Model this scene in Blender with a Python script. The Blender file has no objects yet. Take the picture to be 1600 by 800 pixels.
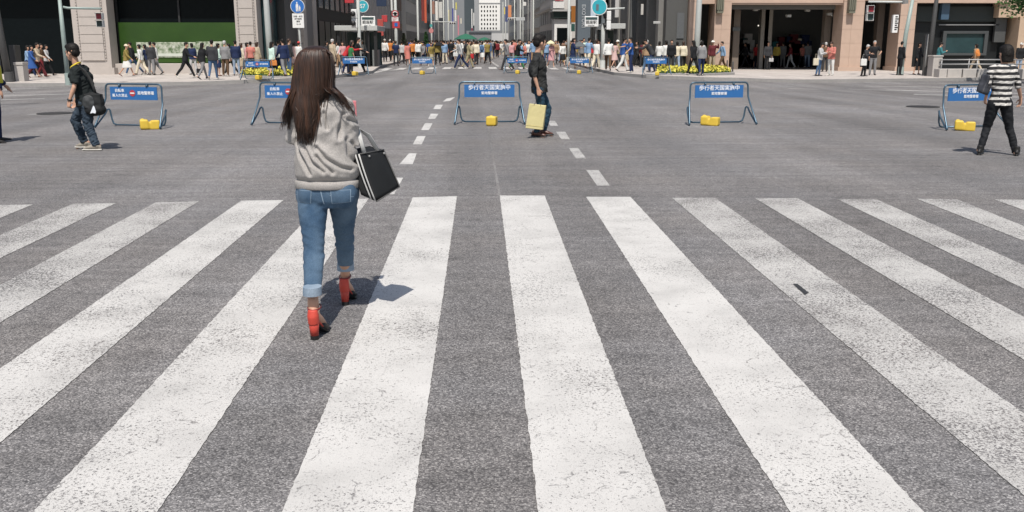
import bpy, bmesh, math, random
from mathutils import Vector as V, Matrix as M, noise as NZ
from mathutils.bvhtree import BVHTree
random.seed(7)
R = math.radians
sc = bpy.context.scene
COL = sc.collection
# ------------------------------------------------------------------ camera
F = 1450.0; H0 = 1.65
PITCH = math.atan(336 / F); YAW = math.atan(48 * math.cos(PITCH) / F)
cam = bpy.data.objects.new('camera', bpy.data.cameras.new('camera')); COL.objects.link(cam)
cam.location = (0, 0, H0); cam.rotation_euler = (math.pi / 2 - PITCH, 0, -YAW)
cam.data.sensor_width = 36; cam.data.lens = F / 1600 * 36; cam.data.clip_end = 3000; cam.data.clip_start = .05
sc.camera = cam
_fw = V((math.sin(YAW) * math.cos(PITCH), math.cos(YAW) * math.cos(PITCH), -math.sin(PITCH)))
_rt = V((math.cos(YAW), -math.sin(YAW), 0)); _up = _rt.cross(_fw)
def ray(x, y): return _fw + _rt * ((x - 800) / F) + _up * ((400 - y) / F)
def AT(x, y, Y):                       # point of the vertical plane Y seen at photo pixel x, y
    d = ray(x, y); return V((0, 0, H0)) + d * (Y / d.y)
def sst(a, b, t):
    t = max(0, min(1, (t - a) / (b - a))); return t * t * (3 - 2 * t)
def gz(x, y):                          # the crossing drains gently to its corners
    return -.30 * (1 - math.exp(-(x / 12) ** 2)) * sst(14, 38, y)
def G(x, y, h=0.0):                    # point of the ground (raised h) seen at photo pixel x, y
    d = ray(x, y); z = h; p = None
    for i in range(12):
        t = (z - H0) / d.z; p = V((0, 0, H0)) + d * t; z = gz(p.x, p.y) + h
    return p
# ------------------------------------------------------------------ objects
def tag(o, label=None, cat=None, group=None, kind=None):
    if label: o['label'] = label
    if cat: o['category'] = cat
    if group: o['group'] = group
    if kind: o['kind'] = kind
    return o
def empty(name, loc, rz=0, label=None, cat=None, group=None):
    o = bpy.data.objects.new(name, None); COL.objects.link(o); o.location = loc; o.rotation_euler = (0, 0, rz)
    o.empty_display_size = .2
    return tag(o, label, cat, group)
def link(name, me, mat=None, parent=None, loc=None):
    if mat is not None and len(me.materials) == 0:
        for m in (mat if isinstance(mat, (list, tuple)) else [mat]): me.materials.append(m)
    o = bpy.data.objects.new(name, me); COL.objects.link(o)
    if parent is not None: o.parent = parent
    if loc is not None: o.location = loc
    return o
class MB:                              # collects shapes, builds ONE mesh object
    def __init__(s): s.bm = bmesh.new()
    def box(s, x0, x1, y0, y1, z0, z1, mi=0):
        vs = [s.bm.verts.new(c) for c in ((x0,y0,z0),(x1,y0,z0),(x1,y1,z0),(x0,y1,z0),(x0,y0,z1),(x1,y0,z1),(x1,y1,z1),(x0,y1,z1))]
        for q in ((0,3,2,1),(4,5,6,7),(0,1,5,4),(1,2,6,5),(2,3,7,6),(3,0,4,7)):
            f = s.bm.faces.new([vs[i] for i in q]); f.material_index = mi
        return s
    def loft(s, rings, n=16, mi=0):    # rings: (center, xaxis, yaxis, rx, ry)
        prev = None; first = None
        for (c, ax, ay, rx, ry) in rings:
            cur = [s.bm.verts.new(V(c) + ax * (rx * math.cos(2*math.pi*i/n)) + ay * (ry * math.sin(2*math.pi*i/n))) for i in range(n)]
            if prev:
                for i in range(n):
                    f = s.bm.faces.new((prev[i], prev[(i+1) % n], cur[(i+1) % n], cur[i])); f.material_index = mi
            else: first = cur
            prev = cur
        f = s.bm.faces.new(list(reversed(first))); f.material_index = mi
        f = s.bm.faces.new(prev); f.material_index = mi
        return s
    def tube(s, pts, r, n=10, hint=None, round=False, mi=0):
        pts = [V(p) for p in pts]; k = len(pts)
        rs = r if isinstance(r, (list, tuple)) else [r] * k
        rs = [q if isinstance(q, (list, tuple)) else (q, q) for q in rs]
        rings = []; ax = None
        for i in range(k):
            d = ((pts[min(i+1, k-1)] - pts[i]).normalized() + (pts[i] - pts[max(i-1, 0)]).normalized())
            if d.length < 1e-6: d = pts[-1] - pts[0]
            d.normalize()
            if hint is not None: a = V(hint)
            elif ax is not None: a = ax
            else: a = V((1, 0, 0)) if abs(d.x) < .8 else V((0, 1, 0))
            a = a - d * a.dot(d)
            if a.length < 1e-4: a = V((0, 1, .1)) - d * d.dot(V((0, 1, .1)))
            a.normalize(); b = d.cross(a); ax = a
            if round and i == 0:
                for t in (.98, .8, .45): rings.append((pts[0] - d * (max(rs[0]) * t), a, b, rs[0][0] * math.sqrt(1 - t*t), rs[0][1] * math.sqrt(1 - t*t)))
            rings.append((pts[i], a, b, rs[i][0], rs[i][1]))
            if round and i == k - 1:
                for t in (.45, .8, .98): rings.append((pts[i] + d * (max(rs[i]) * t), a, b, rs[i][0] * math.sqrt(1 - t*t), rs[i][1] * math.sqrt(1 - t*t)))
        return s.loft(rings, n, mi)
    def ell(s, c, r, rot=None, n=14, mi=0):
        m = (rot.to_4x4() if rot is not None else M.Identity(4))
        mm = M.Translation(V(c)) @ m @ M.Diagonal((r[0], r[1], r[2], 1))
        res = bmesh.ops.create_uvsphere(s.bm, u_segments=n, v_segments=max(6, n*2//3), radius=1, matrix=mm)
        for v in res['verts']:
            for f in v.link_faces: f.material_index = mi
        return s
    def quad(s, *p, mi=0):
        f = s.bm.faces.new([s.bm.verts.new(q) for q in p]); f.material_index = mi; return s
    def prism(s, poly, z0, z1, mi=0):  # poly counter-clockwise (x, y)
        a = [s.bm.verts.new((p[0], p[1], z0 + (p[2] if len(p) > 2 else 0))) for p in poly]; b = [s.bm.verts.new((p[0], p[1], z1 + (p[2] if len(p) > 2 else 0))) for p in poly]
        n = len(poly)
        fs = [s.bm.faces.new(b), s.bm.faces.new(list(reversed(a)))] + [s.bm.faces.new((a[i], a[(i+1) % n], b[(i+1) % n], b[i])) for i in range(n)]
        for f in fs: f.material_index = mi
        return s
    def mesh(s, name, smooth=False, off=None, rec=False):
        if rec: bmesh.ops.recalc_face_normals(s.bm, faces=s.bm.faces[:])
        if off is not None: bmesh.ops.translate(s.bm, verts=s.bm.verts[:], vec=-V(off))
        me = bpy.data.meshes.new(name); s.bm.to_mesh(me); s.bm.free()
        if smooth: me.shade_smooth()
        return me
    def build(s, name, mat, parent=None, smooth=False, local=False, bevel=0):
        off = None if (parent is None or local) else world_loc(parent)
        me = s.mesh(name, smooth, off)
        o = link(name, me, mat, parent)
        if bevel:
            b = o.modifiers.new('bevel', 'BEVEL'); b.width = bevel; b.segments = 2; b.limit_method = 'ANGLE'
        return o
def world_loc(o):
    p = V((0, 0, 0))
    while o is not None: p += V(o.location); o = o.parent
    return p
def vox(mb, name, size, smooth=6, fn=None, fac=.5):          # union of closed lofts as one continuous surface
    bmesh.ops.recalc_face_normals(mb.bm, faces=mb.bm.faces[:])
    me = mb.mesh(name); t = bpy.data.objects.new('t', me); COL.objects.link(t)
    m = t.modifiers.new('r', 'REMESH'); m.mode = 'VOXEL'; m.voxel_size = size
    if smooth: q = t.modifiers.new('s', 'SMOOTH'); q.factor = fac; q.iterations = smooth
    dg = bpy.context.evaluated_depsgraph_get(); dg.update()
    out = bpy.data.meshes.new_from_object(t.evaluated_get(dg)); out.name = name
    bpy.data.objects.remove(t); bpy.data.meshes.remove(me)
    if fn:
        ns = [v.normal.copy() for v in out.vertices]
        for v, n in zip(out.vertices, ns): v.co += n * fn(v.co, n)
    out.materials.clear(); out.shade_smooth(); return out
def box_thing(name, mat, label, cat, x0, x1, y0, y1, z0, z1, group=None, bevel=.01):
    root = ((x0+x1)/2, (y0+y1)/2, z0)
    o = MB().box(x0-root[0], x1-root[0], y0-root[1], y1-root[1], 0, z1-z0).build(name, mat, bevel=bevel)
    o.location = root; return tag(o, label, cat, group)
_txt = {}
def text_mesh(s, size, depth=.002):
    k = (s, size)
    if k not in _txt:
        c = bpy.data.curves.new('lettering', 'FONT'); c.body = s; c.size = size; c.align_x = 'CENTER'; c.align_y = 'CENTER'; c.extrude = depth; c.resolution_u = 3
        c.offset = size * .012
        t = bpy.data.objects.new('t', c); COL.objects.link(t)
        dg = bpy.context.evaluated_depsgraph_get(); dg.update()
        me = bpy.data.meshes.new_from_object(t.evaluated_get(dg)); bpy.data.objects.remove(t); me.materials.clear()
        _txt[k] = me
    return _txt[k]
def join_text(items, name):            # items: (text, size, x, z[, rot]); standing text facing -y
    bm = bmesh.new()
    for it in items:
        t = text_mesh(it[0], it[1]); n = len(bm.verts); bm.from_mesh(t); bm.verts.ensure_lookup_table()
        rot = M.Rotation(it[4], 4, 'Y') if len(it) > 4 else M.Identity(4)
        m = M.Translation((it[2], 0, it[3])) @ rot @ M.Rotation(math.pi/2, 4, 'X')
        for v in bm.verts[n:]: v.co = m @ v.co
    me = bpy.data.meshes.new(name); bm.to_mesh(me); bm.free(); return me
# ------------------------------------------------------------------ materials
class NT:
    def __init__(s, m): s.t = m.node_tree; s.b = s.t.nodes['Principled BSDF']; s.c = None
    def n(s, typ, **kw):
        o = s.t.nodes.new(typ)
        for k, v in kw.items():
            if k.startswith('i_'):
                key = k[2:]; key = int(key) if key.isdigit() else key.replace('_', ' ')
                o.inputs[key].default_value = v
            else: setattr(o, k, v)
        return o
    def l(s, a, b): s.t.links.new(a, b)
    def coord(s):
        if not s.c: s.c = s.n('ShaderNodeTexCoord')
        return s.c.outputs['Object']
    def mapping(s, scale=(1,1,1), rot=(0,0,0)):
        m = s.n('ShaderNodeMapping'); m.inputs['Scale'].default_value = scale; m.inputs['Rotation'].default_value = rot
        s.l(s.coord(), m.inputs['Vector']); return m.outputs[0]
    def noise(s, scale, detail=4, vec=None, rough=.55):
        o = s.n('ShaderNodeTexNoise'); o.inputs['Scale'].default_value = scale; o.inputs['Detail'].default_value = detail; o.inputs['Roughness'].default_value = rough
        s.l(vec if vec is not None else s.coord(), o.inputs['Vector']); return o.outputs['Fac']
    def ramp(s, fac, stops):
        r = s.n('ShaderNodeValToRGB'); e = r.color_ramp.elements
        while len(e) < len(stops): e.new(.5)
        for q, (p, c) in zip(e, stops): q.position = p; q.color = (c if len(c) == 4 else (*c, 1)) if not isinstance(c, (int, float)) else (c, c, c, 1)
        s.l(fac, r.inputs[0]); return r.outputs[0]
    def mix(s, fac, a, b, mode='MIX'):
        m = s.n('ShaderNodeMix', data_type='RGBA', blend_type=mode)
        for v, i in ((fac, 0), (a, 6), (b, 7)):
            if isinstance(v, (int, float)): m.inputs[i].default_value = v if i == 0 else (v, v, v, 1)
            elif isinstance(v, (tuple, list)): m.inputs[i].default_value = (*v, 1) if len(v) == 3 else v
            else: s.l(v, m.inputs[i])
        return m.outputs[2]
    def math(s, op, a, b=0.0, clamp=False):
        m = s.n('ShaderNodeMath', operation=op, use_clamp=clamp)
        for v, i in ((a, 0), (b, 1)):
            if isinstance(v, (int, float)): m.inputs[i].default_value = v
            else: s.l(v, m.inputs[i])
        return m.outputs[0]
    def bump(s, h, strength=.3, dist=.01):
        b = s.n('ShaderNodeBump'); b.inputs['Strength'].default_value = strength; b.inputs['Distance'].default_value = dist
        s.l(h, b.inputs['Height']); s.l(b.outputs[0], s.b.inputs['Normal'])
_m = {}
def mat(name, col=(.5,.5,.5), rough=.6, metal=0, var=.12, vs=6, bump=0, bs=60, spec=.5):
    if name in _m: return _m[name]
    m = bpy.data.materials.new(name); m.use_nodes = True; t = NT(m); b = t.b
    b.inputs['Roughness'].default_value = rough; b.inputs['Metallic'].default_value = metal; b.inputs['Specular IOR Level'].default_value = spec
    c = t.mix(t.noise(vs, 5), tuple(x * (1 - var) for x in col), tuple(min(1, x * (1 + var)) for x in col))
    t.l(c, b.inputs['Base Color'])
    if bump: t.bump(t.noise(bs, 3), bump, .01)
    _m[name] = m; return m
CN = dict(black=(.012,.013,.015), charcoal=(.035,.036,.04), grey=(.2,.2,.205), pale_grey=(.42,.42,.42), white=(.62,.62,.6), cream=(.6,.54,.42), beige=(.4,.33,.24),
          tan=(.3,.2,.12), brown=(.1,.06,.035), navy=(.015,.025,.07), blue=(.03,.085,.26), light_blue=(.2,.31,.46), denim=(.06,.11,.2), pale_denim=(.25,.32,.42),
          pink=(.5,.27,.28), coral=(.48,.17,.14), red=(.42,.03,.035), dark_red=(.16,.02,.025), maroon=(.1,.02,.025), orange=(.52,.19,.05), yellow=(.55,.42,.09),
          olive=(.22,.17,.05), khaki=(.3,.26,.16), green=(.04,.16,.06), mint=(.5,.65,.58), teal=(.04,.16,.18), purple=(.18,.07,.25), floral=(.5,.35,.33))
def cloth(c): return mat('cloth_' + c, CN[c], .85, var=.18, vs=9, bump=.25, bs=28, spec=.25)
SKIN = mat('skin', (.50,.29,.20), .5, var=.07, vs=14, spec=.4); 
SHOE = mat('shoe_black', (.015,.014,.014), .45); SHOEW = mat('shoe_pale', (.5,.48,.44), .6); SHOEB = mat('shoe_brown', (.09,.035,.025), .4)
HAIRK = mat('hair_black', (.010,.008,.007), .6, var=.3, vs=30, bump=.4, bs=90, spec=.25); HAIRB = mat('hair_brown', (.04,.02,.012), .42, var=.3, vs=30, bump=.4, bs=90)
HAIRG = mat('hair_grey', (.42,.41,.4), .6, var=.2, vs=30); HATW = mat('hat_white', (.7,.69,.65), .8); HATR = mat('hat_red', (.5,.05,.05), .8)
HAT = dict(black=HAIRK, brown=HAIRB, grey=HAIRG, white=HATW, red=HATR, cream=mat('hat_cream', (.55,.48,.36), .85))
# ------------------------------------------------------------------ world, sun
w = bpy.data.worlds.new('World'); sc.world = w; w.use_nodes = True
SEL, SAZ = R(59), R(4)                 # light travels towards +Y, a little to +X
sky = w.node_tree.nodes.new('ShaderNodeTexSky'); sky.sky_type = 'NISHITA'; sky.sun_disc = False
sky.sun_elevation = SEL; sky.sun_rotation = math.pi + SAZ; sky.air_density = 1.2; sky.dust_density = 2.0
bg = w.node_tree.nodes['Background']; bg.inputs['Strength'].default_value = .085
w.node_tree.links.new(sky.outputs[0], bg.inputs[0])
sl = bpy.data.lights.new('sun', 'SUN'); sl.energy = 4.1; sl.angle = R(.53); sl.color = (1, .945, .87)
so = bpy.data.objects.new('sun', sl); COL.objects.link(so)
so.rotation_euler = V((math.sin(SAZ) * math.cos(SEL), math.cos(SAZ) * math.cos(SEL), -math.sin(SEL))).to_track_quat('-Z', 'Y').to_euler()
sc.view_settings.view_transform = 'Standard'; sc.view_settings.look = 'None'; sc.view_settings.exposure = .3; sc.view_settings.gamma = 1
# ------------------------------------------------------------------ road surface
def asphalt_color(t):
    vor = t.n('ShaderNodeTexVoronoi', feature='F1'); vor.inputs['Scale'].default_value = 135; t.l(t.coord(), vor.inputs['Vector'])
    sep = t.n('ShaderNodeSeparateColor'); t.l(vor.outputs['Color'], sep.inputs[0])
    grain = t.ramp(sep.outputs[0], [(0, (.050,.049,.050)), (.45, (.088,.086,.086)), (.85, (.140,.137,.135)), (1, (.20,.196,.192))])
    gaps = t.ramp(vor.outputs['Distance'], [(.0, 1.0), (.55, .92), (.9, .5)])
    c = t.mix(1, grain, gaps, 'MULTIPLY')
    fine = t.ramp(t.noise(320, 3), [(.3, .62), (.7, 1.4)])
    c = t.mix(1, c, fine, 'MULTIPLY')
    streak = t.ramp(t.noise(1.0, 6, t.mapping((.35, 5, 1))), [(.25, .82), (.5, 1.0), (.75, 1.22)])
    c = t.mix(1, c, streak, 'MULTIPLY')
    big = t.ramp(t.noise(.32, 6, t.mapping((1, .6, 1))), [(.25, .78), (.75, 1.22)])
    c = t.mix(1, c, big, 'MULTIPLY')
    mid = t.ramp(t.noise(9, 5), [(.3, .86), (.7, 1.14)])
    c = t.mix(1, c, mid, 'MULTIPLY')
    path = t.ramp(t.noise(1.0, 3, t.mapping((.75, .03, 1))), [(.3, .80), (.5, 1.0), (.7, 1.2)])     # wheel paths along the avenue
    c = t.mix(1, c, path, 'MULTIPLY')
    stain = t.ramp(t.noise(1.6, 6, t.mapping((1, 1.4, 1)), .65), [(.60, 1.0), (.70, .74)])
    c = t.mix(1, c, stain, 'MULTIPLY')
    tint = t.mix(t.ramp(t.noise(.5, 3), [(.35, 0.0), (.65, 1.0)]), (.985, 1.0, 1.02), (1.015, 1.0, .985))
    c = t.mix(1, c, tint, 'MULTIPLY')
    return c, sep.outputs[0], vor.outputs['Distance']
m = bpy.data.materials.new('asphalt'); m.use_nodes = True; t = NT(m)
c, g, dst = asphalt_color(t); 
scl = t.mix(1, c, (1.84, 1.80, 1.785), 'MULTIPLY')
t.l(scl, t.b.inputs['Base Color']); t.b.inputs['Roughness'].default_value = .85; t.b.inputs['Specular IOR Level'].default_value = .3
t.bump(t.math('ADD', t.math('MULTIPLY', dst, -1.0), t.math('MULTIPLY', t.noise(330, 2), .4)), .5, .006); ASPH = m
def paint_mat(name, wear, crack, tone=.545):
    m = bpy.data.materials.new(name); m.use_nodes = True; t = NT(m)
    c, g, dst = asphalt_color(t); base = t.mix(1, c, (1.6,1.55,1.53), 'MULTIPLY')
    info = t.n('ShaderNodeObjectInfo')
    off = t.n('ShaderNodeVectorMath', operation='ADD'); t.l(t.coord(), off.inputs[0]); t.l(info.outputs['Location'], off.inputs[1])
    P = off.outputs[0]
    area = t.noise(1.3, 4, P)
    lo = t.ramp(area, [(.3, 0.0), (.75, 1.0)])
    speck = t.math('ADD', t.noise(75, 4, P, .7), t.math('MULTIPLY', lo, .16))
    chip = t.ramp(speck, [(wear, 0.0), (wear + .035, 1.0)])
    chip2 = t.ramp(t.math('ADD', t.noise(160, 2, P, .7), t.math('MULTIPLY', area, .12)), [(wear + .02, 0.0), (wear + .07, .75)])
    # cracks: distorted voronoi edges, broken up
    dist = t.n('ShaderNodeTexNoise'); dist.inputs['Scale'].default_value = 4; dist.inputs['Detail'].default_value = 6; t.l(P, dist.inputs['Vector'])
    mx = t.n('ShaderNodeVectorMath', operation='MULTIPLY_ADD'); t.l(dist.outputs['Color'], mx.inputs[0]); mx.inputs[1].default_value = (.32,.32,.32); t.l(P, mx.inputs[2])
    v = t.n('ShaderNodeTexVoronoi', feature='DISTANCE_TO_EDGE'); v.inputs['Scale'].default_value = 3.1; t.l(mx.outputs[0], v.inputs['Vector'])
    v2 = t.n('ShaderNodeTexVoronoi', feature='DISTANCE_TO_EDGE'); v2.inputs['Scale'].default_value = 9; t.l(mx.outputs[0], v2.inputs['Vector'])
    br = t.ramp(t.noise(11, 4, P, .7), [(.53, 0.0), (.62, 1.0)])
    br2 = t.ramp(t.noise(1.7, 3, P), [(.50, 0.0), (.62, 1.0)])
    ck = t.math('MULTIPLY', t.ramp(v.outputs['Distance'], [(0, .9), (.009, .7), (.015, 0.0)]), br)
    ck2 = t.math('MULTIPLY', t.math('MULTIPLY', t.ramp(v2.outputs['Distance'], [(0, .9), (.02, .6), (.033, 0.0)]), br), br2)
    ck = t.math('MULTIPLY', t.math('MAXIMUM', ck, ck2), crack)
    holes = t.math('MAXIMUM', t.math('MAXIMUM', chip, chip2), ck, True)
    dirt = t.ramp(t.noise(2.2, 6, P), [(.25, .78), (.5, .96), (.75, 1.06)])
    fine = t.ramp(t.noise(210, 3, P), [(.3, .88), (.7, 1.06)])
    wcol = t.mix(1, t.mix(1, (tone, tone * .978, tone * .94), dirt, 'MULTIPLY'), fine, 'MULTIPLY')
    t.l(t.mix(holes, wcol, base), t.b.inputs['Base Color']); t.b.inputs['Roughness'].default_value = .75; t.b.inputs['Specular IOR Level'].default_value = .3
    t.bump(t.math('ADD', t.math('MULTIPLY', holes, -1.0), t.math('MULTIPLY', t.noise(150, 3, P), .5)), .35, .004)
    return m
def grid_sheet(name, x0, x1, y0, y1, xs, ys, matl, z=0.0):
    bm = bmesh.new(); X = [x0 + (x1-x0)*i/xs for i in range(xs+1)]; Y = [y0 + (y1-y0)*i/ys for i in range(ys+1)]
    g = [[bm.verts.new((a, b, gz(a, b) + z)) for a in X] for b in Y]
    for j in range(ys):
        for i in range(xs): bm.faces.new((g[j][i], g[j][i+1], g[j+1][i+1], g[j+1][i]))
    me = bpy.data.meshes.new(name); bm.to_mesh(me); bm.free(); me.shade_smooth()
    return tag(link(name, me, matl), kind='structure')
rd = grid_sheet('road', -80, 80, -30, 90, 80, 60, ASPH)
gr = MB().box(-900, 900, 90, 1500, -.9, -.304).box(-900, -80, -200, 90, -.9, -.304).box(80, 900, -200, 90, -.9, -.304).box(-80, 80, -200, -30, -.9, -.304).build('ground', mat('far_ground', (.1,.1,.1), .9)); tag(gr, kind='structure')
street = MB().box(-9, 9, 89.99, 500, -.303, -.05)
street = tag(street.build('street_road', ASPH), kind='structure')
# road surface object coords == world coords, so grain is real size
PNT = [paint_mat('road_paint', .665, .9), paint_mat('worn_road_paint', .60, 1.0, .50), paint_mat('cracked_road_paint', .64, 1.0, .54)]
FADED = paint_mat('faded_road_paint', .50, .8, .36)
def marking(name, pts, matl, lift=.004, jag=.0032):
    """painted quad on the road, world corners in order, edges slightly ragged"""
    c = sum((V((p[0], p[1], 0)) for p in pts), V()) / len(pts); bm = bmesh.new(); vs = []
    for i in range(len(pts)):
        a = V((pts[i][0], pts[i][1], 0)); b = V((pts[(i+1) % len(pts)][0], pts[(i+1) % len(pts)][1], 0)); L = (b-a).length
        k = max(1, min(260, int(L / .018))) if jag and L < 12 else max(1, int(L/2)); n = V((-(b-a).y, (b-a).x, 0)).normalized()
        for j in range(k):
            p = a.lerp(b, j/k) + (n * random.uniform(-jag, jag) if j else V())
            vs.append(bm.verts.new((p.x - c.x, p.y - c.y, gz(p.x, p.y) + lift)))
    f = bm.faces.new(vs); 
    if f.normal.z < 0 or True:
        f.normal_update()
        if f.normal.z < 0: f.normal_flip()
    bmesh.ops.triangulate(bm, faces=[f])
    me = bpy.data.meshes.new(name); bm.to_mesh(me); bm.free()
    o = link(name, me, matl); o.location = (c.x, c.y, 0); return tag(o, kind='structure')
ST = [((-15,321),(52,320),(-170,373),(0,341)), ((114,319),(181,318),(0,368),(0,404)), ((243,317),(311,315),(0,446),(0,505)), ((377,314),(443,313),(0,577),(0,693)),
      ((508,311.5),(576,311),(53,800),(247,800)), ((645,309),(714,307),(441,800),(645,800)), ((781,306),(851,306),(841.5,800),(1042,800)), ((916,308),(985,308),(1234,800),(1442,800)),
      ((1050,309.5),(1117,309.5),(1600,775),(1600,647)), ((1180,310.5),(1246,310),(1562,540),(1600,496)), ((1308,311.5),(1370,312),(1600,452),(1600,415)),
      ((1432,311),(1496,312),(1600,377),(1600,354)), ((1553,312),(1618,313),(1600,329),(1700,345))]
PM = [1, 1, 1, 2, 2, 0, 0, 0, 1, 1, 1, 1, 1]
for k, (a, b, c, d) in enumerate(ST):
    A, B, C, D = G(*a), G(*b), G(*c), G(*d)
    def ext(p, q): return q + (q - p) * ((1.6 - q.y) / (q.y - p.y)) if q.y > 1.6 else q
    C2, D2 = ext(A, C), ext(B, D)
    marking('crosswalk_stripe', [A, B, D2, C2], PNT[PM[k]])
for dsh in ([(639,240),(651,240),(645,257),(624,257)], [(652,213),(665,213),(659,226),(645,226)], [(664,193),(676,193),(670,203.5),(658,203.5)], [(673,178),(685,178),(680,186),(669,186)],
            [(681,164),(692,164),(688,170.5),(677,170.5)], [(698,154),(711,152),(703,158),(692,159)], [(614,278),(630,278),(616,304),(598,304)],
            [(916,266),(935,266),(953,290.5),(933,290.5)], [(889,231.5),(903,231.5),(916,248),(900,248)], [(869,206),(883,206),(890.5,218),(877,218)], [(855,189),(867,189),(872,197),(860,197)],
            [(1239,450.0-5),(1246,445),(1264,459),(1257,462)]):
    if dsh[0][0] == 1239: marking('asphalt_patch', [G(*p) for p in dsh], mat('tar', (.03,.03,.032), .7), .008)
    else: marking('lane_dash', [G(*p) for p in dsh], PNT[0] if dsh[0][0] < 850 else PNT[1])
# thin seam down the middle, faint old lines across
def strip(name, a, b, wd, matl, lift=.0035, jag=.002):
    a, b = V((a.x, a.y, 0)), V((b.x, b.y, 0)); n = V((-(b-a).y, (b-a).x, 0)).normalized() * wd / 2
    return marking(name, [a-n, b-n, b+n, a+n], matl, lift, jag)
strip('road_seam', G(781, 308), G(763, 200), .03, FADED)
for a, b, wd in (((0,140),(225,133),.18), ((0,150),(120,146.5),.35), ((0,156),(70,154),.35), ((0,145),(110,142),.2), ((275,137),(320,137),.12), ((355,136.5),(410,136),.12), ((690,128),(722,130.5),.1), ((777,131),(790,130.5),.12),
                 ((560,141),(700,132),.06), ((930,137),(983,137.5),.1), ((1035,137.5),(1110,137.5),.14), ((1122,137.5),(1186,138),.14), ((1232,138.5),(1280,139.5),.18), ((1325,139),(1385,141),.2), ((1385,140.5),(1600,146),.5), ((1428,147.5),(1600,152),.5), ((1350,134.5),(1600,137.5),.3), ((1270,128),(1600,131),.25),
                 ((1585,166),(1700,168),.4), ((205,178),(314,153),.025), ((640,108),(690,106),.3), ((582,114),(606,109),.4), ((612,110),(628,107.5),.4), ((766,95),(779,104),.16)):
    strip('faded_line' if wd < .3 else 'stop_line', G(*a), G(*b), wd, FADED if wd < .15 else PNT[1])
strip('asphalt_joint', G(0, 163), G(60, 162), .25, mat('tar', ()), .0035)
# far crosswalks
for k in range(13):
    x = -6.2 + k * .95
    marking('far_crosswalk_stripe', [(x, 57.5), (x+.5, 57.5), (x+.5, 61.3), (x, 61.3)], PNT[0], .006, 0)
# manhole covers
for (px, py, rr) in ((1442, 167.5, .42), (86, 178, .40)):
    p = G(px, py); b = MB(); b.loft([(p + V((0,0,-.03)), V((1,0,0)), V((0,1,0)), rr, rr), (p + V((0,0,.022)), V((1,0,0)), V((0,1,0)), rr, rr)], 28)
    marking('pale_patch', [(p.x + rr*1.5*math.cos(a*math.pi/14), p.y + rr*1.5*math.sin(a*math.pi/14)) for a in range(28)], mat('pale_patch', (.19,.183,.178), .9), .004, 0)
    o = b.build('manhole_cover', mat('iron', (.03,.03,.03), .55, .4))
    tag(o, 'round dark iron manhole cover ringed by pale asphalt, right of the crossing' if px > 800 else 'round dark manhole cover in the road left of the walking man', 'manhole cover')
# ------------------------------------------------------------------ sidewalks
def paver():
    m = bpy.data.materials.new('pavers'); m.use_nodes = True; t = NT(m)
    b = t.n('ShaderNodeTexBrick', offset=.5); b.inputs['Scale'].default_value = 1; b.inputs['Mortar Size'].default_value = .012
    b.inputs['Brick Width'].default_value = .6; b.inputs['Row Height'].default_value = .6
    b.inputs['Color1'].default_value = (.42,.38,.35,1); b.inputs['Color2'].default_value = (.48,.44,.405,1); b.inputs['Mortar'].default_value = (.25,.225,.21,1)
    t.l(t.coord(), b.inputs['Vector'])
    c = t.mix(1, b.outputs['Color'], t.ramp(t.noise(.8, 6), [(.3, .82), (.7, 1.1)]), 'MULTIPLY')
    t.l(c, t.b.inputs['Base Color']); t.b.inputs['Roughness'].default_value = .8; return m
PAV = paver(); KERB = mat('kerb_stone', (.27,.26,.25), .8, var=.2)
def sidewalk(poly, name='sidewalk'):
    bm = bmesh.new(); bm.faces.new([bm.verts.new((p[0], p[1], 0)) for p in poly])
    for i in range(-40, 41):
        bmesh.ops.bisect_plane(bm, geom=bm.verts[:] + bm.edges[:] + bm.faces[:], plane_co=(i * 1.5 + .01, 0, 0), plane_no=(1, 0, 0))
    for y in (36, 40, 50, 64, 90):
        bmesh.ops.bisect_plane(bm, geom=bm.verts[:] + bm.edges[:] + bm.faces[:], plane_co=(0, y + .013, 0), plane_no=(0, 1, 0))
    for f in bm.faces:
        f.normal_update()
        if f.normal.z < 0: f.normal_flip()
    edge = [e for e in bm.edges if len(e.link_faces) == 1]
    for v in bm.verts: v.co.z = gz(v.co.x, v.co.y) + .15
    r = bmesh.ops.extrude_edge_only(bm, edges=edge)
    for v in [q for q in r['geom'] if isinstance(q, bmesh.types.BMVert)]: v.co.z = -1.2
    for f in [q for q in r['geom'] if isinstance(q, bmesh.types.BMFace)]: f.material_index = 1
    me = bpy.data.meshes.new(name); bm.to_mesh(me); bm.free()
    o = link(name, me, [PAV, KERB]); return tag(o, kind='structure')
k1 = [G(x, y, .15) for x, y in ((-260,131),(0,130),(110,129.5),(300,127.5),(420,123.5),(500,119.5),(545,115),(582,110.5))]
sidewalk([(p.x, p.y) for p in k1] + [(-6.6, 62), (-6.6, 89), (-6.6, 430), (-60, 430), (-60, 80)])
k2 = [G(x, y, .15) for x, y in ((1800,118),(1600,120),(1450,122),(1240,124),(1155,121.5),(1100,120.5),(1010,117),(960,113))]
sidewalk([(6.7, 430), (6.7, 62)] + [(p.x, p.y) for p in reversed(k2)] + [(60, 80), (60, 430)])
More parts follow.
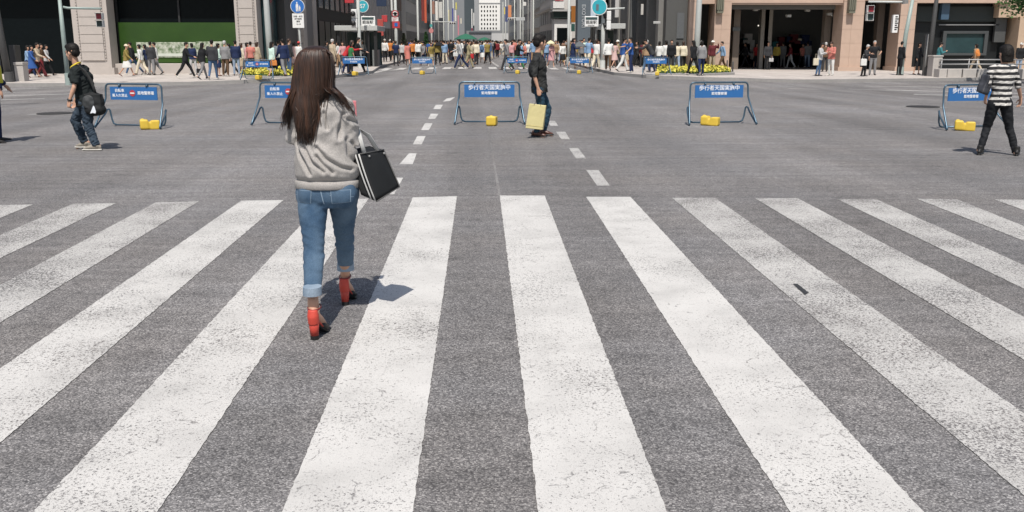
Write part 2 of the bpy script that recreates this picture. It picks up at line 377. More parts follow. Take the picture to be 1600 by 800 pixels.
# ================================================================== buildings
STONE = mat('pale_stone', (.41,.37,.34), .75, var=.1, vs=3); PINK = mat('pink_stone', (.44,.32,.25), .7, var=.12, vs=2.5); DSTONE = mat('grey_granite', (.10,.10,.10), .6, var=.15)
DGLASS = mat('dark_glass', (.004,.006,.007), .3, var=.3, spec=.1); TGLASS = mat('teal_glass', (.02,.045,.05), .15, var=.5, vs=1.2, spec=.4); DFRAME = mat('dark_frame', (.016,.017,.018), .6)
INT = mat('dark_interior', (.11,.115,.115), .9); CONC = mat('concrete', (.38,.38,.375), .8, var=.1); STEEL = mat('steel_grey', (.28,.28,.28), .45, .3); WHITEP = mat('white_panel', (.66,.66,.65), .6)
BLACKP = mat('black_paint', (.012,.012,.013), .5); LGREY = mat('light_grey_paint', (.40,.42,.41), .5); BLUEGREY = mat('blue_grey_panel', (.10,.125,.15), .6)
YL, YR = 53.0, 58.0
def X_(px, Y, py=64): return AT(px, py, Y).x
def Z_(py, Y, px=750): return AT(px, py, Y).z
BASE = -.25                              # wall feet sink just under the pavement
lb = empty('stone_building', (-25, YL, BASE), 0, 'pale stone corner building with ribbed pillars and big dark shop windows, left of the crossing', 'building')
def WX(px): return X_(px, YL, 60)
x1a, x1b = WX(122), WX(177); x2a, x2b = WX(373), WX(407)
# solid mass behind the openings
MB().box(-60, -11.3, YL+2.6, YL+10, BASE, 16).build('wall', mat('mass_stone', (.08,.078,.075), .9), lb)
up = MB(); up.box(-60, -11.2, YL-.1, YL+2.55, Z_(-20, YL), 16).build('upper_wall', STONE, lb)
def pillar(xa, xb, nm='pillar', yy=YL, zt=6.5, parent=lb, dent=True):
    b = MB(); d = .7
    b.box(xa, xb, yy-.55, yy+.5, BASE, zt)
    b.box(xa-.15, xb+.15, yy-.68, yy+.5, BASE, .22)
    w = xb - xa; z = .62
    pa, pb = xa + w*.19, xb - w*.17
    while z < zt - .5:
        b.box(pa, pb, yy-.62, yy-.5, z, z+.435); z += .46
    z = .62
    while z < zt and dent:
        for q in (pa-.10, pb+.02): b.box(q, q+.07, yy-.60, yy-.5, z, z+.09)
        z += .153
    return b.build(nm, STONE, parent)
pillar(x1a, x1b); pillar(x2a, x2b)
xe = -11.3
# shop window left of the first pillar, display window between the pillars, narrow window at the corner
for xa, xb in ((-46, x1a), (x1b, x2a)):
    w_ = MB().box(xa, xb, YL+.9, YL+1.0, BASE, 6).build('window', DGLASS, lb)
    fr = MB(); n = max(2, int((xb-xa)/4))
    for i in range(n+1):
        q = xa + (xb-xa)*i/n; fr.box(q-.05, q+.05, YL+.8, YL+.895, BASE, 6)
    fr.box(xa, xb, YL+.78, YL+.89, 4.05, 4.2); fr.build('frame', DFRAME, w_, bevel=0)
    MB().box(xa, xb, YL-.05, YL+.88, 5.2, 6.3).build('lintel', DFRAME, lb)
MB().box(x1b, x2a, YL-.15, YL+.7, BASE, Z_(99, YL)).build('sill', STONE, lb, bevel=.02)
dz0, dz1 = Z_(98, YL), Z_(35, YL)
gm = bpy.data.materials.new('display_grass'); gm.use_nodes = True; t = NT(gm)
bl = t.noise(.45, 3, t.mapping((1, 1, 1.3), (0, .5, 0)))
t.l(t.ramp(bl, [(.25, (.015,.042,.006)), (.5, (.022,.058,.008)), (.75, (.034,.08,.011))]), t.b.inputs['Base Color']); t.b.inputs['Roughness'].default_value = .3
disp = MB().box(x1b+.05, WX(368), YL+.70, YL+.78, dz0, dz1).build('display_panel', gm, lb)
wm = bpy.data.materials.new('display_flowers'); wm.use_nodes = True; t = NT(wm)
t.l(t.ramp(t.noise(5, 8, None, .7), [(.36, (.06,.11,.04)), (.52, (.33,.36,.28)), (.66, (.55,.56,.5))]), t.b.inputs['Base Color'])
fb = MB()
for xa, xb, za, zb in ((205, 300, 90, 66), (300, 348, 90, 65)):
    X0, X1 = WX(xa), WX(xb); Zt = Z_(zb, YL)
    fb.box(X0, X1, YL+.655, YL+.69, Z_(90, YL), Zt)
fb.build('flower_print', wm, disp, bevel=.06)
MB().box(WX(200), WX(345), YL+.64, YL+.652, Z_(88, YL), Z_(83.5, YL)).build('white_band', mat('white_print', (.5,.53,.47), .6), disp)
# side of the building along the street
sd = MB().box(-11.75, -11.65, YL+.5, YL+10, BASE, 6).build('window', TGLASS, lb)
MB().box(-11.64, -11.56, YL+2, YL+2.1, BASE, 6).box(-11.64, -11.56, YL+4.9, YL+5, BASE, 6).build('frame', DFRAME, sd)
MB().box(x2b+.002, -11.76, YL+.55, YL+.65, BASE, 6).build('window', TGLASS, lb)
for ya in (YL+6.2, YL+10.0):
    b = MB().box(-11.9, -10.9, ya, ya+1.0, BASE, 8)
    z = .6
    while z < 6: b.box(-11.6, -10.96, ya-.05, ya, z, z+.42); z += .46
    b.build('pillar', STONE, lb)
MB().box(-13, -11.0, YL+7.3, YL+9.95, BASE, 8).build('pillar', mat('grey_stone', (.19,.18,.175), .8), lb)
# ---- right corner building: pink stone arcade
rb = empty('pink_stone_building', (25, YR, BASE), 0, 'pink stone department store with deep dark arcade openings, right of the crossing', 'building')
def RX(px): return X_(px, YR, 60)
piers = [(1072, 1083, 0), (1111, 1136, 0), (1308, 1340, 0), (1396, 1420, 0)]
def pier(a, b_, zt=7):
    xa, xb = RX(a), RX(b_); b = MB(); z = BASE; 
    k = 0
    w = xb - xa
    while z < zt:
        h = .82 if k else .95
        b.box(xa, xa + w*.42, YR-.7, YR+.9, z, z+h-.012); b.box(xa + w*.42+.012, xb, YR-.7, YR+.9, z, z+h-.012); z += h; k += 1
    b.box(xa+.02, xb-.02, YR-.68, YR+.88, BASE, zt)
    b.box(xa-.12, xb+.12, YR-.85, YR+.9, BASE, .1)
    return b.build('pillar', PINK, rb)
for a, b_, _ in piers: pier(a, b_)
MB().box(RX(1083), RX(1136), YR-.5, YR+.85, Z_(6, YR), 7).build('lintel', PINK, rb)
lt = MB(); lt.box(RX(1136), RX(1308), YR-.5, YR+.85, Z_(7, YR), 7); lt.box(RX(1136), RX(1308), YR-.55, YR-.4, Z_(4.5, YR), Z_(-3, YR)); lt.build('lintel', PINK, rb)
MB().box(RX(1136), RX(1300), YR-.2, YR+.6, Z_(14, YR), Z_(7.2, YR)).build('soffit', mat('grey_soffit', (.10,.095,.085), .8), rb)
MB().box(RX(1340), RX(1396), YR-.4, YR+.85, Z_(0, YR), 7).build('lintel', PINK, rb)
MB().box(RX(1420), RX(1567), YR-.5, YR+.8, Z_(4, YR), 7).build('lintel', PINK, rb)
# interior
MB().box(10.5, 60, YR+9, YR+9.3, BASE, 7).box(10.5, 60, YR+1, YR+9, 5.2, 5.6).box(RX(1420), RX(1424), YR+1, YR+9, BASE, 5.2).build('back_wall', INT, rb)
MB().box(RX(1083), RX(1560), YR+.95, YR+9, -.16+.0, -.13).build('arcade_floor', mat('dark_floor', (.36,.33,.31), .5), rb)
MB().box(11, 60, YR+9.3, YR+24, BASE, 20).build('wall', DSTONE, rb)
b = MB()
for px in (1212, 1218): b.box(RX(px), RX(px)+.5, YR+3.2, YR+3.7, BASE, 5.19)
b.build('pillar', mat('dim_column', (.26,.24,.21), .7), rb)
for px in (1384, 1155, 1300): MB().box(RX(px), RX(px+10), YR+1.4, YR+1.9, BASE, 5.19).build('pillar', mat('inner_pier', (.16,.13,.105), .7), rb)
for px, py in ((1180, 14), (1233, 24), (1297, 21), (1262, 15)):
    MB().box(RX(px), RX(px)+.25, YR+.62, YR+.9, Z_(py+2, YR), Z_(py-2, YR)).build('ceiling_lamp', mat('lamp_pale', (.4,.4,.38), .5), rb)
sg = MB().box(RX(1153), RX(1165), YR+1.3, YR+1.36, Z_(48, YR), Z_(42, YR)).build('shop_sign', mat('dim_sign', (.10,.11,.11), .5), rb)
# dim display stands deep in the arcade
dr = random.Random(9)
for i in range(16):
    px = 1146 + i*7.4 if i < 9 else 1236 + (i-9)*9.5; x = RX(px)*1.06; cc = dr.choice(['grey','maroon','teal','cream','brown','olive','navy','pale_grey']); b = MB(); h_ = dr.uniform(1.0, 2.2)
    b.box(x-.45, x+.45, YR+7.4, YR+8.2, -.13, h_*.45-.13); b.box(x-.4, x+.4, YR+7.5, YR+8.1, h_*.45-.128, h_*.8); b.box(x-.3, x+.25, YR+7.6, YR+8.0, h_*.8+.002, h_)
    b.build('display_stand', cloth(cc), rb)
lit = bpy.data.materials.new('lit_lamp'); lit.use_nodes = True; lit.node_tree.nodes['Principled BSDF'].inputs['Emission Color'].default_value = (1,.93,.8,1); lit.node_tree.nodes['Principled BSDF'].inputs['Emission Strength'].default_value = 1.1
for px, py in ((1188, 40), (1186, 14), (1232, 24), (1296, 24)):
    p = AT(px, py, YR+5); MB().box(p.x-.14, p.x+.14, YR+4.9, YR+5.1, p.z-.04, p.z+.04).build('ceiling_lamp', lit, rb)
# lanterns hanging on the piers
for px in (1117, 1318):
    b = MB(); x0 = RX(px-6); x1 = RX(px+5); zb = Z_(16, YR)
    for i in range(4):
        q = x0 + (x1-x0)*i/4; b.box(q+.01, q+(x1-x0)/4-.02, YR-1.15, YR-.86, zb, 6)
    b.box(x0+.03, x1-.03, YR-1.1, YR-.705, zb-.18, zb-.005); b.build('wall_lantern', mat('bronze_green', (.16,.16,.12), .5, .2), rb)
# dark shopfront with framed window, right
dx0, dx1 = RX(1420), RX(1567)
fw = MB().box(dx0, dx1, YR+.55, YR+.7, BASE, 7).build('wall', mat('black_stone', (.010,.012,.013), .4, spec=.3), rb)
MB().box(dx0+.5, dx1, YR+.30, YR+.545, Z_(33, YR), Z_(9, YR)).build('fascia', mat('dark_green_fascia', (.018,.025,.024), .6), rb)
MB().box(RX(1468), RX(1562), YR+.2, YR+.29, Z_(39, YR), Z_(37.6, YR)).build('ledge', STEEL, rb)
fr = MB(); a0, a1, z0, z1 = RX(1477), RX(1548), Z_(87, YR), Z_(48, YR)
for q in ((a0, a1, z1-.16, z1), (a0, a1, z0, z0+.14), (a0, a0+.22, z0+.142, z1-.162), (a1-.22, a1, z0+.142, z1-.162)): fr.box(q[0], q[1], YR+.3, YR+.548, q[2], q[3])
fo = fr.build('window', mat('grey_frame', (.05,.055,.057), .45), rb); MB().box(a0+.22, a1-.22, YR+.45, YR+.54, z0+.14, z1-.16).build('pane', TGLASS, fo)
MB().box(RX(1466), RX(1478), YR-.1, YR+.28, Z_(30, YR), 6).build('hanging_panel', mat('blue_panel', (.05,.09,.14), .3), rb)
MB().box(RX(1420.5), RX(1432), YR+.4, YR+.54, Z_(34, YR), Z_(18, YR)).build('panel', mat('pale_panel', (.12,.12,.12), .5), rb)
MB().box(RX(1556), RX(1573), YR+.2, YR+.42, Z_(66, YR), Z_(20, YR)).build('panel', mat('grey_panel', (.06,.063,.063), .5), rb)
b = MB(); q = RX(1582)
for i in range(6): b.box(q + i*1.22, q + i*1.22 + 1.2, YR-.6, YR+.8, BASE, Z_(27, YR))
b.build('wall', mat('tan_stone', (.42,.31,.22), .7, var=.1), rb); MB().box(q-1.2, q+8, YR-.3, YR+.79, Z_(26.8, YR), 7).build('upper_wall', mat('tan_stone', ()), rb)
# vertical shop sign board on the pier
v = MB().box(RX(1385), RX(1393), YR-.74, YR-.5, Z_(51, YR), Z_(23, YR)).build('sign_board', WHITEP, rb)
lm = MB()
for i in range(7): 
    z = Z_(47, YR) + i*.125; lm.box(RX(1388), RX(1388)+.14 + .05*(i % 2), YR-.75, YR-.742, z, z+.07)
lm.build('lettering', BLACKP, v)
# ---- dark granite building round the right corner
gb = empty('granite_building', (14, 66, BASE), 0, 'dark grey granite building with tall columns beside the pink stone store', 'building')
MB().box(11.9, RX(1082), YR+1.2, YR+8.9, BASE, 7).box(11.9, 24, YR+9.31, 86, BASE, 22).build('wall', mat('granite_mass', (.016,.018,.018), .5), gb)
for k, ya in enumerate((58.6, 62.2, 66.2, 70.6, 75.5, 81)):
    MB().box(10.9, 11.7, ya, ya+.8, BASE, 9).build('column', mat('granite_column', (.17,.165,.155), .6), gb)
    if k < 5:
        MB().box(11.5, 11.88, ya+.85, ya+3.2, Z_(33, ya), 9).build('panel', mat('granite_panel', (.12,.117,.11), .6), gb)
MB().box(11.2, RX(1071), YR-.3, YR+1.1, BASE, 8).build('wall', mat('granite_wall', (.07,.07,.067), .6), gb)
MB().box(RX(1055), RX(1066), YR-.36, YR-.31, Z_(60, YR), Z_(20, YR)).build('window', mat('pale_window', (.10,.105,.11), .3), gb)
MB().box(RX(1084), RX(1095), YR+.9, YR+.94, BASE, 5).build('panel', mat('granite_wall', ()), gb)
# ---- rows of buildings down the street
def facade(name, side, xf, y0, y1, h, wall, label, floors=3, glass=mat('street_glass', (.12,.125,.13), .3), bay=2.4, shop=DGLASS, ledge=None):
    """a block on one side of the street; front on x = xf, windows in bays, shopfront below"""
    root = empty(name, (xf + side*5, (y0+y1)/2, BASE), 0, label, 'building')
    MB().box(min(xf, xf+side*14), max(xf, xf+side*14), y0, y1, BASE, h).build('wall', wall, root)
    n = max(1, int((y1-y0)/bay)); st = (y1-y0)/n
    def vis(z0): return z0 < 4 + y0 * .045
    sf = MB()
    for i in range(n):
        a, b = y0+st*i+.18, y0+st*(i+1)-.18; sf.box(xf-.06, xf+.06, a, b, .1, 3.0)
    sf.build('shopfront', shop, root)
    z = 3.9; k = 0
    while z + 2 < h and vis(z) and k < 6:
        for i in range(n):
            a, b = y0+st*i+.45, y0+st*(i+1)-.45
            MB().box(xf-.05, xf+.05, a, b, z, z+1.7).build('window', glass, root)
        # the end wall that faces the crossing has windows too
        for i in range(3):
            xx = xf + side*(1 + i*3.2); MB().box(min(xx, xx+side*1.8), max(xx, xx+side*1.8), y0-.05, y0+.05, z, z+1.7).build('window', glass, root)
        z += 3.3; k += 1
    if ledge:
        MB().box(min(xf-side*.7, xf+side*.5), max(xf-side*.7, xf+side*.5), y0-.7, y1, ledge, ledge+.35).build('canopy', mat('ledge_grey', (.42,.41,.4), .7), root)
    return root
lg = mat('wall_grey', (.36,.36,.37), .8); lp = mat('wall_pale', (.52,.52,.5), .8); ld = mat('wall_dark', (.012,.014,.015), .6, spec=.2); lt_ = mat('wall_tan', (.4,.36,.31), .8); lbm = mat('wall_bluegrey', (.30,.32,.345), .7); lbr = mat('wall_brown', (.2,.15,.12), .8)
facade('glass_building', -1, -11.2, 66, 84, 24, ld, 'black glass building behind the subway entrance, left side of the street', glass=TGLASS)
facade('metal_building', -1, -10.6, 86, 112, 28, mat('metal_wall', (.42,.425,.43), .5), 'grey metal clad building behind the clipped cone shrubs, left side', glass=mat('grey_glass', (.30,.305,.31), .4), bay=3.2)
facade('brown_building', -1, -10.9, 113, 132, 26, lbr, 'brown building with the tall red banner on the left side of the street')
facade('pale_building', -1, -10.4, 133, 160, 30, lp, 'pale plastered building past the red banner, left side of the street')
facade('grey_building', -1, -10.8, 161, 195, 34, lg, 'mid grey building past the pale plastered one, far left side of the street', bay=3)
facade('slate_tower', -1, -9.5, 196, 250, 48, lbm, 'plain blue grey tower at the far left end of the street', bay=4)
facade('corner_building', 1, 9.2, 112, 150, 30, mat('corner_stone', (.52,.50,.48), .75), 'pale stone building with projecting ledge, right side of the street', ledge=5.6, bay=4.4)
facade('dark_building', 1, 10.9, 88, 100, 26, ld, 'black fronted building beyond the granite columns, right side')
facade('tan_building', 1, 9.8, 151, 185, 30, lt_, 'tan building beyond the ledged stone one, right side of the street')
facade('grey_block', 1, 9.6, 186, 225, 34, lg, 'grey block at the far right end of the street', bay=3.4)
facade('dim_tower', 1, 8.4, 226, 290, 44, mat('wall_slate', (.2,.21,.225), .6), 'dark slate tower at the far right end of the street', bay=5)
# white front panel of the corner building facing the crossing
cb = empty('shop_pavilion', (10.4, 108, BASE), 0, 'white fronted shop with dark green fascia at the right street corner', 'building')
MB().box(X_(866, 108), X_(893, 108), 108, 111.5, BASE, Z_(30, 108)).build('wall', WHITEP, cb)
MB().box(X_(864, 108), X_(892, 108), 107.6, 111.6, Z_(28, 108), Z_(18, 108)).build('fascia', mat('green_fascia', (.025,.045,.04), .6), cb)
MB().box(X_(862, 108), X_(892, 108), 107.2, 111.7, Z_(17.8, 108), Z_(15, 108)).build('cornice', CONC, cb)
MB().box(X_(863, 108), X_(880, 108), 107.3, 111, Z_(13, 108), Z_(2, 108)).build('sign_board', WHITEP, cb)
MB().box(X_(866, 108), X_(879, 108), 107.24, 107.29, Z_(1.5, 108), Z_(0, 108)).build('red_band', mat('red_sign', (.4,.03,.05), .6), cb)
MB().box(X_(870, 108), X_(889, 108), 107.9, 107.99, .0, 3.1).build('shopfront', DGLASS, cb)
# vertical letter tower
vt = empty('sign_tower', (X_(911, 84), 84, BASE), 0, 'slate blue tower sign with rotated white capitals beside the orange banner', 'sign')
MB().box(X_(902, 84), X_(922, 84), 84, 86, BASE, 14).build('tower', BLUEGREY, vt)
tm = join_text([('EXOTOKI', .46, 0, 0, math.pi/2)], 'lettering'); o = link('lettering', tm, mat('letter_grey', (.42,.45,.48), .5), vt); o.location = (0, -.04, Z_(25, 84) - BASE)
# ---- far end
fb_ = empty('white_tower', (0, 420, BASE), 0, 'white tower with rows of small square windows closing the street', 'building')
xa, xb = X_(749, 420), X_(781.5, 420); zt = 30
MB().box(xa, xb, 420, 435, Z_(47.5, 420), zt).build('wall', mat('tower_white', (.66,.65,.62), .7), fb_)
for r in range(6):
    for c in range(6):
        px = 752.8 + c*4.52; py = 10.5 + r*6.75
        MB().box(X_(px-.9, 420), X_(px+.9, 420), 419.9, 420.2, Z_(py+1.5, 420), Z_(py-1.5, 420)).build('window', DGLASS, fb_)
MB().box(xa, xb, 419.7, 420.3, Z_(5, 420), Z_(4.2, 420)).build('ledge', CONC, fb_)
lb2 = empty('low_grey_building', (0, 405, BASE), 0, 'low dark grey building at the foot of the white tower', 'building')
MB().box(X_(729, 405), X_(800, 405), 405, 418, BASE, Z_(48, 405)).build('wall', mat('far_grey', (.16,.165,.17), .8), lb2); MB().box(X_(733, 405), X_(768, 405), 404.6, 404.95, Z_(52, 405), Z_(49.5, 405)).build('roof_band', mat('far_dark', (.045,.05,.06), .7), lb2)
MB().box(X_(768, 405), X_(798, 405), 404.4, 404.9, BASE, Z_(52, 405)).build('bay', CONC, lb2)
t2 = empty('grey_tower', (-9, 430, BASE), 0, 'light grey tower with joints left of the white tower', 'building')
MB().box(X_(741.5, 430), X_(749, 430), 430, 440, BASE, 30).build('wall', mat('far_light', (.27,.28,.29), .8), t2)
t3 = empty('dark_tower', (-14, 436, BASE), 0, 'dark teal glass tower between the slate tower and the grey tower', 'building')
MB().box(X_(726, 436), X_(741.4, 436), 436, 445, BASE, 30).build('wall', mat('far_teal', (.05,.065,.075), .5), t3)
MB().box(X_(737, 436), X_(738.4, 436), 435.4, 435.9, Z_(44, 436), Z_(14, 436)).box(X_(740, 436), X_(741.3, 436), 435.4, 435.9, Z_(40, 436), Z_(20, 436)).build('sign_board', WHITEP, t3)
MB().box(X_(736.8, 436), X_(738.6, 436), 435.4, 435.9, Z_(48, 436), Z_(44.1, 436)).build('sign_base', mat('crimson', (.25,.02,.05), .6), t3)
far = MB().box(-160, X_(730, 470), 470, 480, BASE, 42).box(X_(781, 470), 160, 470, 480, BASE, 46)
o = far.build('far_building', mat('far_block', (.2,.21,.22), .8)); tag(o, 'grey blocks filling the gaps at the far end of the street', 'building')
# ================================================================== subway canopies
def canopy(px0, px1, py0, py1, Y, label, legs):
    c = empty('subway_entrance', (X_((px0+px1)/2, Y), Y, BASE), 0, label, 'subway entrance')
    x0, x1 = X_(px0, Y), X_(px1, Y)
    MB().box(x0, x1, Y, Y+5, Z_(py1, Y), Z_(py0, Y)).build('canopy', mat('canopy_grey', (.40,.41,.40), .6), c, bevel=.03)
    for p in legs: MB().box(X_(p, Y)-.09, X_(p, Y)+.09, Y+.2, Y+.38, BASE, Z_(py1, Y)).build('post', BLACKP, c)
    MB().box(x0+.2, x1-.2, Y+4.2, Y+4.3, BASE, Z_(py1, Y)-.05).build('back_wall', TGLASS, c)
    MB().box(x0+.3, x0+.4, Y+.4, Y+4.2, .0, 1.1).box(x1-.4, x1-.3, Y+.4, Y+4.2, .0, 1.1).build('parapet', mat('glass_parapet', (.16,.17,.17), .4), c)
    return c
canopy(523, 590, 40, 48, 60, 'pale flat canopy of a subway entrance by the round teal sign, left', (528, 574, 586))
canopy(944, 977, 36.5, 45, 62, 'pale flat canopy of a subway entrance by the round teal sign, right', (948, 962, 975))
# ================================================================== poles
def pole(px, py, wpx, name, label, matl, top=9.5, h=.15, taper=.75, base=True, lean=0):
    p = G(px, py, h); d = (p - V((0, 0, H0))).length; r = wpx / F * d / 2
    e = empty(name, p - V((0, 0, .05)), 0, label, 'pole' if 'sign' not in name else 'sign post')
    MB().tube([(0, 0, 0), (lean*.3, 0, 2.2), (lean, 0, top)], [r, r*.97, r*taper], 16).build('shaft', matl, e, True, True)
    if base: MB().tube([(0, 0, 0), (0, 0, .5)], [r*1.35, r*1.3], 16).build('base', matl, e, False, True)
    return e, r, d / F
POLEW = mat('pole_white', (.5,.52,.5), .5, var=.08); POLEG = mat('pole_green_grey', (.27,.33,.31), .5); POLED = mat('pole_dark', (.055,.055,.055), .6); POLEM = mat('pole_mid', (.2,.2,.195), .5)
def local(e, px, py): return AT(px, py, e.location.y) - V(e.location)
def arm(e, pts, r, m, name='arm'): return MB().tube([local(e, *p) for p in pts], r, 10).build(name, m, e, True, True)
def ped_signal(e, px, py, s, side=False):
    """two-lamp pedestrian signal seen at px, py (top) with lamp size s px"""
    k = e.location.y / F; c = local(e, px, py); h = s*k
    out = []
    b = MB()
    for i in (0, 1):
        z = c.z - h/2 - i*h*1.08
        b.box(c.x-h/2, c.x+h/2, -.22, .0, z-h/2, z+h/2)
    hs = b.build('signal_housing', mat('signal_white', (.55,.55,.53), .5), e, local=True, bevel=.02)
    for i, cm in ((0, mat('signal_red', (.25,.02,.03), .4)), (1, mat('signal_off', (.02,.04,.04), .3))):
        z = c.z - h/2 - i*h*1.08; MB().box(c.x-h*.36, c.x+h*.36, -.235, -.222, z-h*.38, z+h*.38).build('lens', cm, hs, local=True)
        MB().box(c.x-h*.45, c.x+h*.45, -.36, -.222, z+h*.40, z+h*.45).build('visor', BLACKP, hs, local=True)
e, r, k = pole(107, 131, 6, 'signal_pole', 'pale green signal pole on the left kerb behind the walking man', POLEG, top=Z_(5, 40)+.3)
arm(e, [(99, 11), (106, 12.5), (158, 13.5)], .05, POLEG); ped_signal(e, 157, 20, 10)
e, r, k = pole(15, 128, 9, 'lamp_post', 'dark grey lamp post at the far left edge beside a stone bollard', POLED, top=9, lean=-.5)
e, r, k = pole(424, 118, 9, 'lamp_post', 'thick pale grey lamp post by the left flower bed', mat('pole_pale', (.36,.38,.37), .5), top=9, lean=-.1)
e, r, k = pole(563, 106, 5.5, 'signal_pole', 'white signal pole with a side lamp beside the teal round sign, left', POLEW, top=9)
b = MB(); c = local(e, 553, 14)
for i in range(2): b.box(c.x-.14, c.x+.2, -.3, .05, c.z-.55-i*.55, c.z-.02-i*.55)
b.build('signal_housing', WHITEP, e, local=True, bevel=.03); arm(e, [(563, 13), (552, 14)], .05, BLACKP, 'bracket')
b = MB()
for i in range(2): b.tube([c + V((-.02, -.3, -.28-i*.55)), c + V((-.02, -.5, -.30-i*.55))], .15, 12)
b.build('visor', BLACKP, e, True, True)
e, r, k = pole(620, 95, 5, 'sign_post', 'white post carrying round no entry and no parking signs, left pavement', POLEW, top=9)
def disc(e, px, py, rpx, layers, y=-.12, name='sign_plate'):
    k = e.location.y / F; c = local(e, px, py); first = None
    for i, (f, m) in enumerate(layers):
        o = MB().loft([(V((c.x, y - i*.012, c.z)), V((1,0,0)), V((0,0,1)), rpx*k*f, rpx*k*f), (V((c.x, y-.03 - i*.012, c.z)), V((1,0,0)), V((0,0,1)), rpx*k*f, rpx*k*f)], 28).build(name if i == 0 else 'ring', m, e if first is None else first, local=True)
        first = first or o
    return c, k, first
SR = mat('sign_red', (.42,.04,.05), .5); SB = mat('sign_blue', (.02,.13,.42), .45); SW = mat('sign_white', (.68,.68,.67), .5); TEAL = mat('sign_teal', (.03,.33,.40), .4)
c, k, f_ = disc(e, 617.5, 21.5, 5.2, [(1, SR), (.74, SW)])
MB().box(c.x-.09, c.x+.12, -.18, -.168, c.z-.16, c.z+.12).box(c.x-.2, c.x+.2, -.18, -.168, c.z-.02, c.z+.05).build('pictogram', BLACKP, f_, local=True)
c = local(e, 617.5, 30); b = MB().box(c.x-5*k, c.x+5*k, -.14, -.11, c.z-3*k, c.z+3*k).build('sign_plate', SW, e, local=True)
q = MB(); [q.box(c.x-4*k, c.x+4*k-.1*i, -.15, -.142, c.z+.08-i*.1, c.z+.11-i*.1) for i in range(3)]; q.build('lettering', SR, b, local=True)
c = local(e, 619, 38.5); b = MB().box(c.x-5.6*k, c.x+5.6*k, -.14, -.11, c.z-5*k, c.z+5*k).build('sign_plate', SR, e, local=True); MB().box(c.x-2.2*k, c.x+2.4*k, -.16, -.142, c.z-2.6*k, c.z+2.6*k).build('pictogram', SB, b, local=True)
# pedestrian street sign (blue disc with adult and child) and text plate
e, r, k = pole(473, 112, 3, 'sign_post', 'white post with blue round adult and child sign behind the long haired woman', POLEW, top=Z_(-3, 48)+.2, base=False, lean=-.26)
c, k, f_ = disc(e, 465.5, 10, 10.5, [(1, SW), (.93, SB)], y=-.1)
b = MB()
for dx, dz, s in ((-.02, .0, 1.0), (.12, -.1, .58)):
    b.tube([(c.x+dx, -.155, c.z+dz+.15*s), (c.x+dx, -.155, c.z+dz+.2*s)], [.035*s*1.0, .03*s], 8, round=True)
    b.loft([(V((c.x+dx, -.155, c.z+dz-.05*s)), V((1,0,0)), V((0,1,0)), .075*s, .01), (V((c.x+dx, -.155, c.z+dz+.12*s)), V((1,0,0)), V((0,1,0)), .06*s, .01)], 8)
    for sg_ in (-1, 1): b.loft([(V((c.x+dx+sg_*.04*s, -.155, c.z+dz-.27*s)), V((1,0,0)), V((0,1,0)), .025*s, .01), (V((c.x+dx+sg_*.035*s, -.155, c.z+dz-.04*s)), V((1,0,0)), V((0,1,0)), .032*s, .01)], 8)
b.build('pictogram', SW, f_, local=True)
c = local(e, 466.5, 32.5); b = MB().box(c.x-8.6*k, c.x+8.6*k, -.12, -.09, c.z-10.5*k, c.z+10.5*k).build('sign_plate', SW, e, local=True, bevel=.01)
tm = join_text([('日曜・休日', .1, 0, .22), ('歩行者用', .1, 0, .09), ('道路', .1, 0, -.04), ('12–18', .1, 0, -.18)], 'lettering'); o = link('lettering', tm, BLACKP, b); o.location = (c.x, -.125, c.z)
# round teal signs on posts
for px, py, rr, base_px, base_py, lab in ((565, 10, 9, 571, 103, 'round teal sign above the white station board, left pavement'), (934, 11, 12, 930, 106, 'round teal sign above the white station board, right pavement')):
    e, r, k = pole(base_px, base_py, 2.2, 'sign_post', lab, POLEM, top=Z_(2, 60), base=False)
    c, k, f_ = disc(e, px+2, py, rr, [(1, SW), (.9, TEAL)], y=-.1)
    if px < 800:
        tm = join_text([('S7', rr*k*.95, 0, 0)], 'lettering'); o = link('lettering', tm, SW, f_); o.location = (c.x, -.15, c.z)
    else: MB().box(c.x-5*k, c.x-1*k, -.16, -.146, c.z-5*k, c.z+4*k).build('pictogram', BLUEGREY, f_, local=True)
    bx = 573.5 if px < 800 else 923
    c = local(e, bx + (2 if px < 800 else 0), 34); b = MB().box(c.x-10*k, c.x+11*k, -.3, -.06, c.z-7.5*k, c.z+8*k).build('station_board', WHITEP, e, local=True, bevel=.03)
    MB().box(c.x-8.5*k, c.x+9*k, -.315, -.302, c.z+3*k, c.z+6.5*k).build('header', mat('board_dark', (.03,.06,.06), .5), b, local=True)
    for tx in (('銀座駅', 5.5*k, 0, 0), ('Ginza Sta.', 2.6*k, 0, -4.4*k)):
        o = link('lettering', join_text([tx], 'lettering'), BLACKP, b); o.location = (c.x, -.305, c.z-1.2*k)
e, r, k = pole(941, 106, 6.5, 'signal_pole', 'white signal pole with long arm at the right street corner', POLEW, top=9)
arm(e, [(941, 13), (950, 14), (976, 12.8)], .055, POLEW)
b = MB(); c = local(e, 950, 17)
for i in range(2): b.box(c.x-.1, c.x+.16, -.3, .02, c.z-.55-i*.55, c.z-.02-i*.55)
b.build('signal_housing', WHITEP, e, local=True, bevel=.03)
b = MB()
for i in range(2): b.tube([c + V((-.1, -.1, -.28-i*.55)), c + V((-.28, -.15, -.32-i*.55))], .14, 12)
b.build('visor', BLACKP, e, True, True)
pole(888, 100, 4.6, 'lamp_post', 'white lamp post beside the orange banner at the right street corner', POLEW, top=9)
e, r, k = pole(1086.5, 111, 9, 'lamp_post', 'thick grey lamp post in front of the pink stone store', mat('pole_pale', ()), top=9, lean=.1)
e, r, k = pole(1407, 117.5, 6, 'signal_pole', 'pale green signal pole on the right pavement with a dark figure leaning', POLEG, top=Z_(3, 50)+.4, lean=.28)
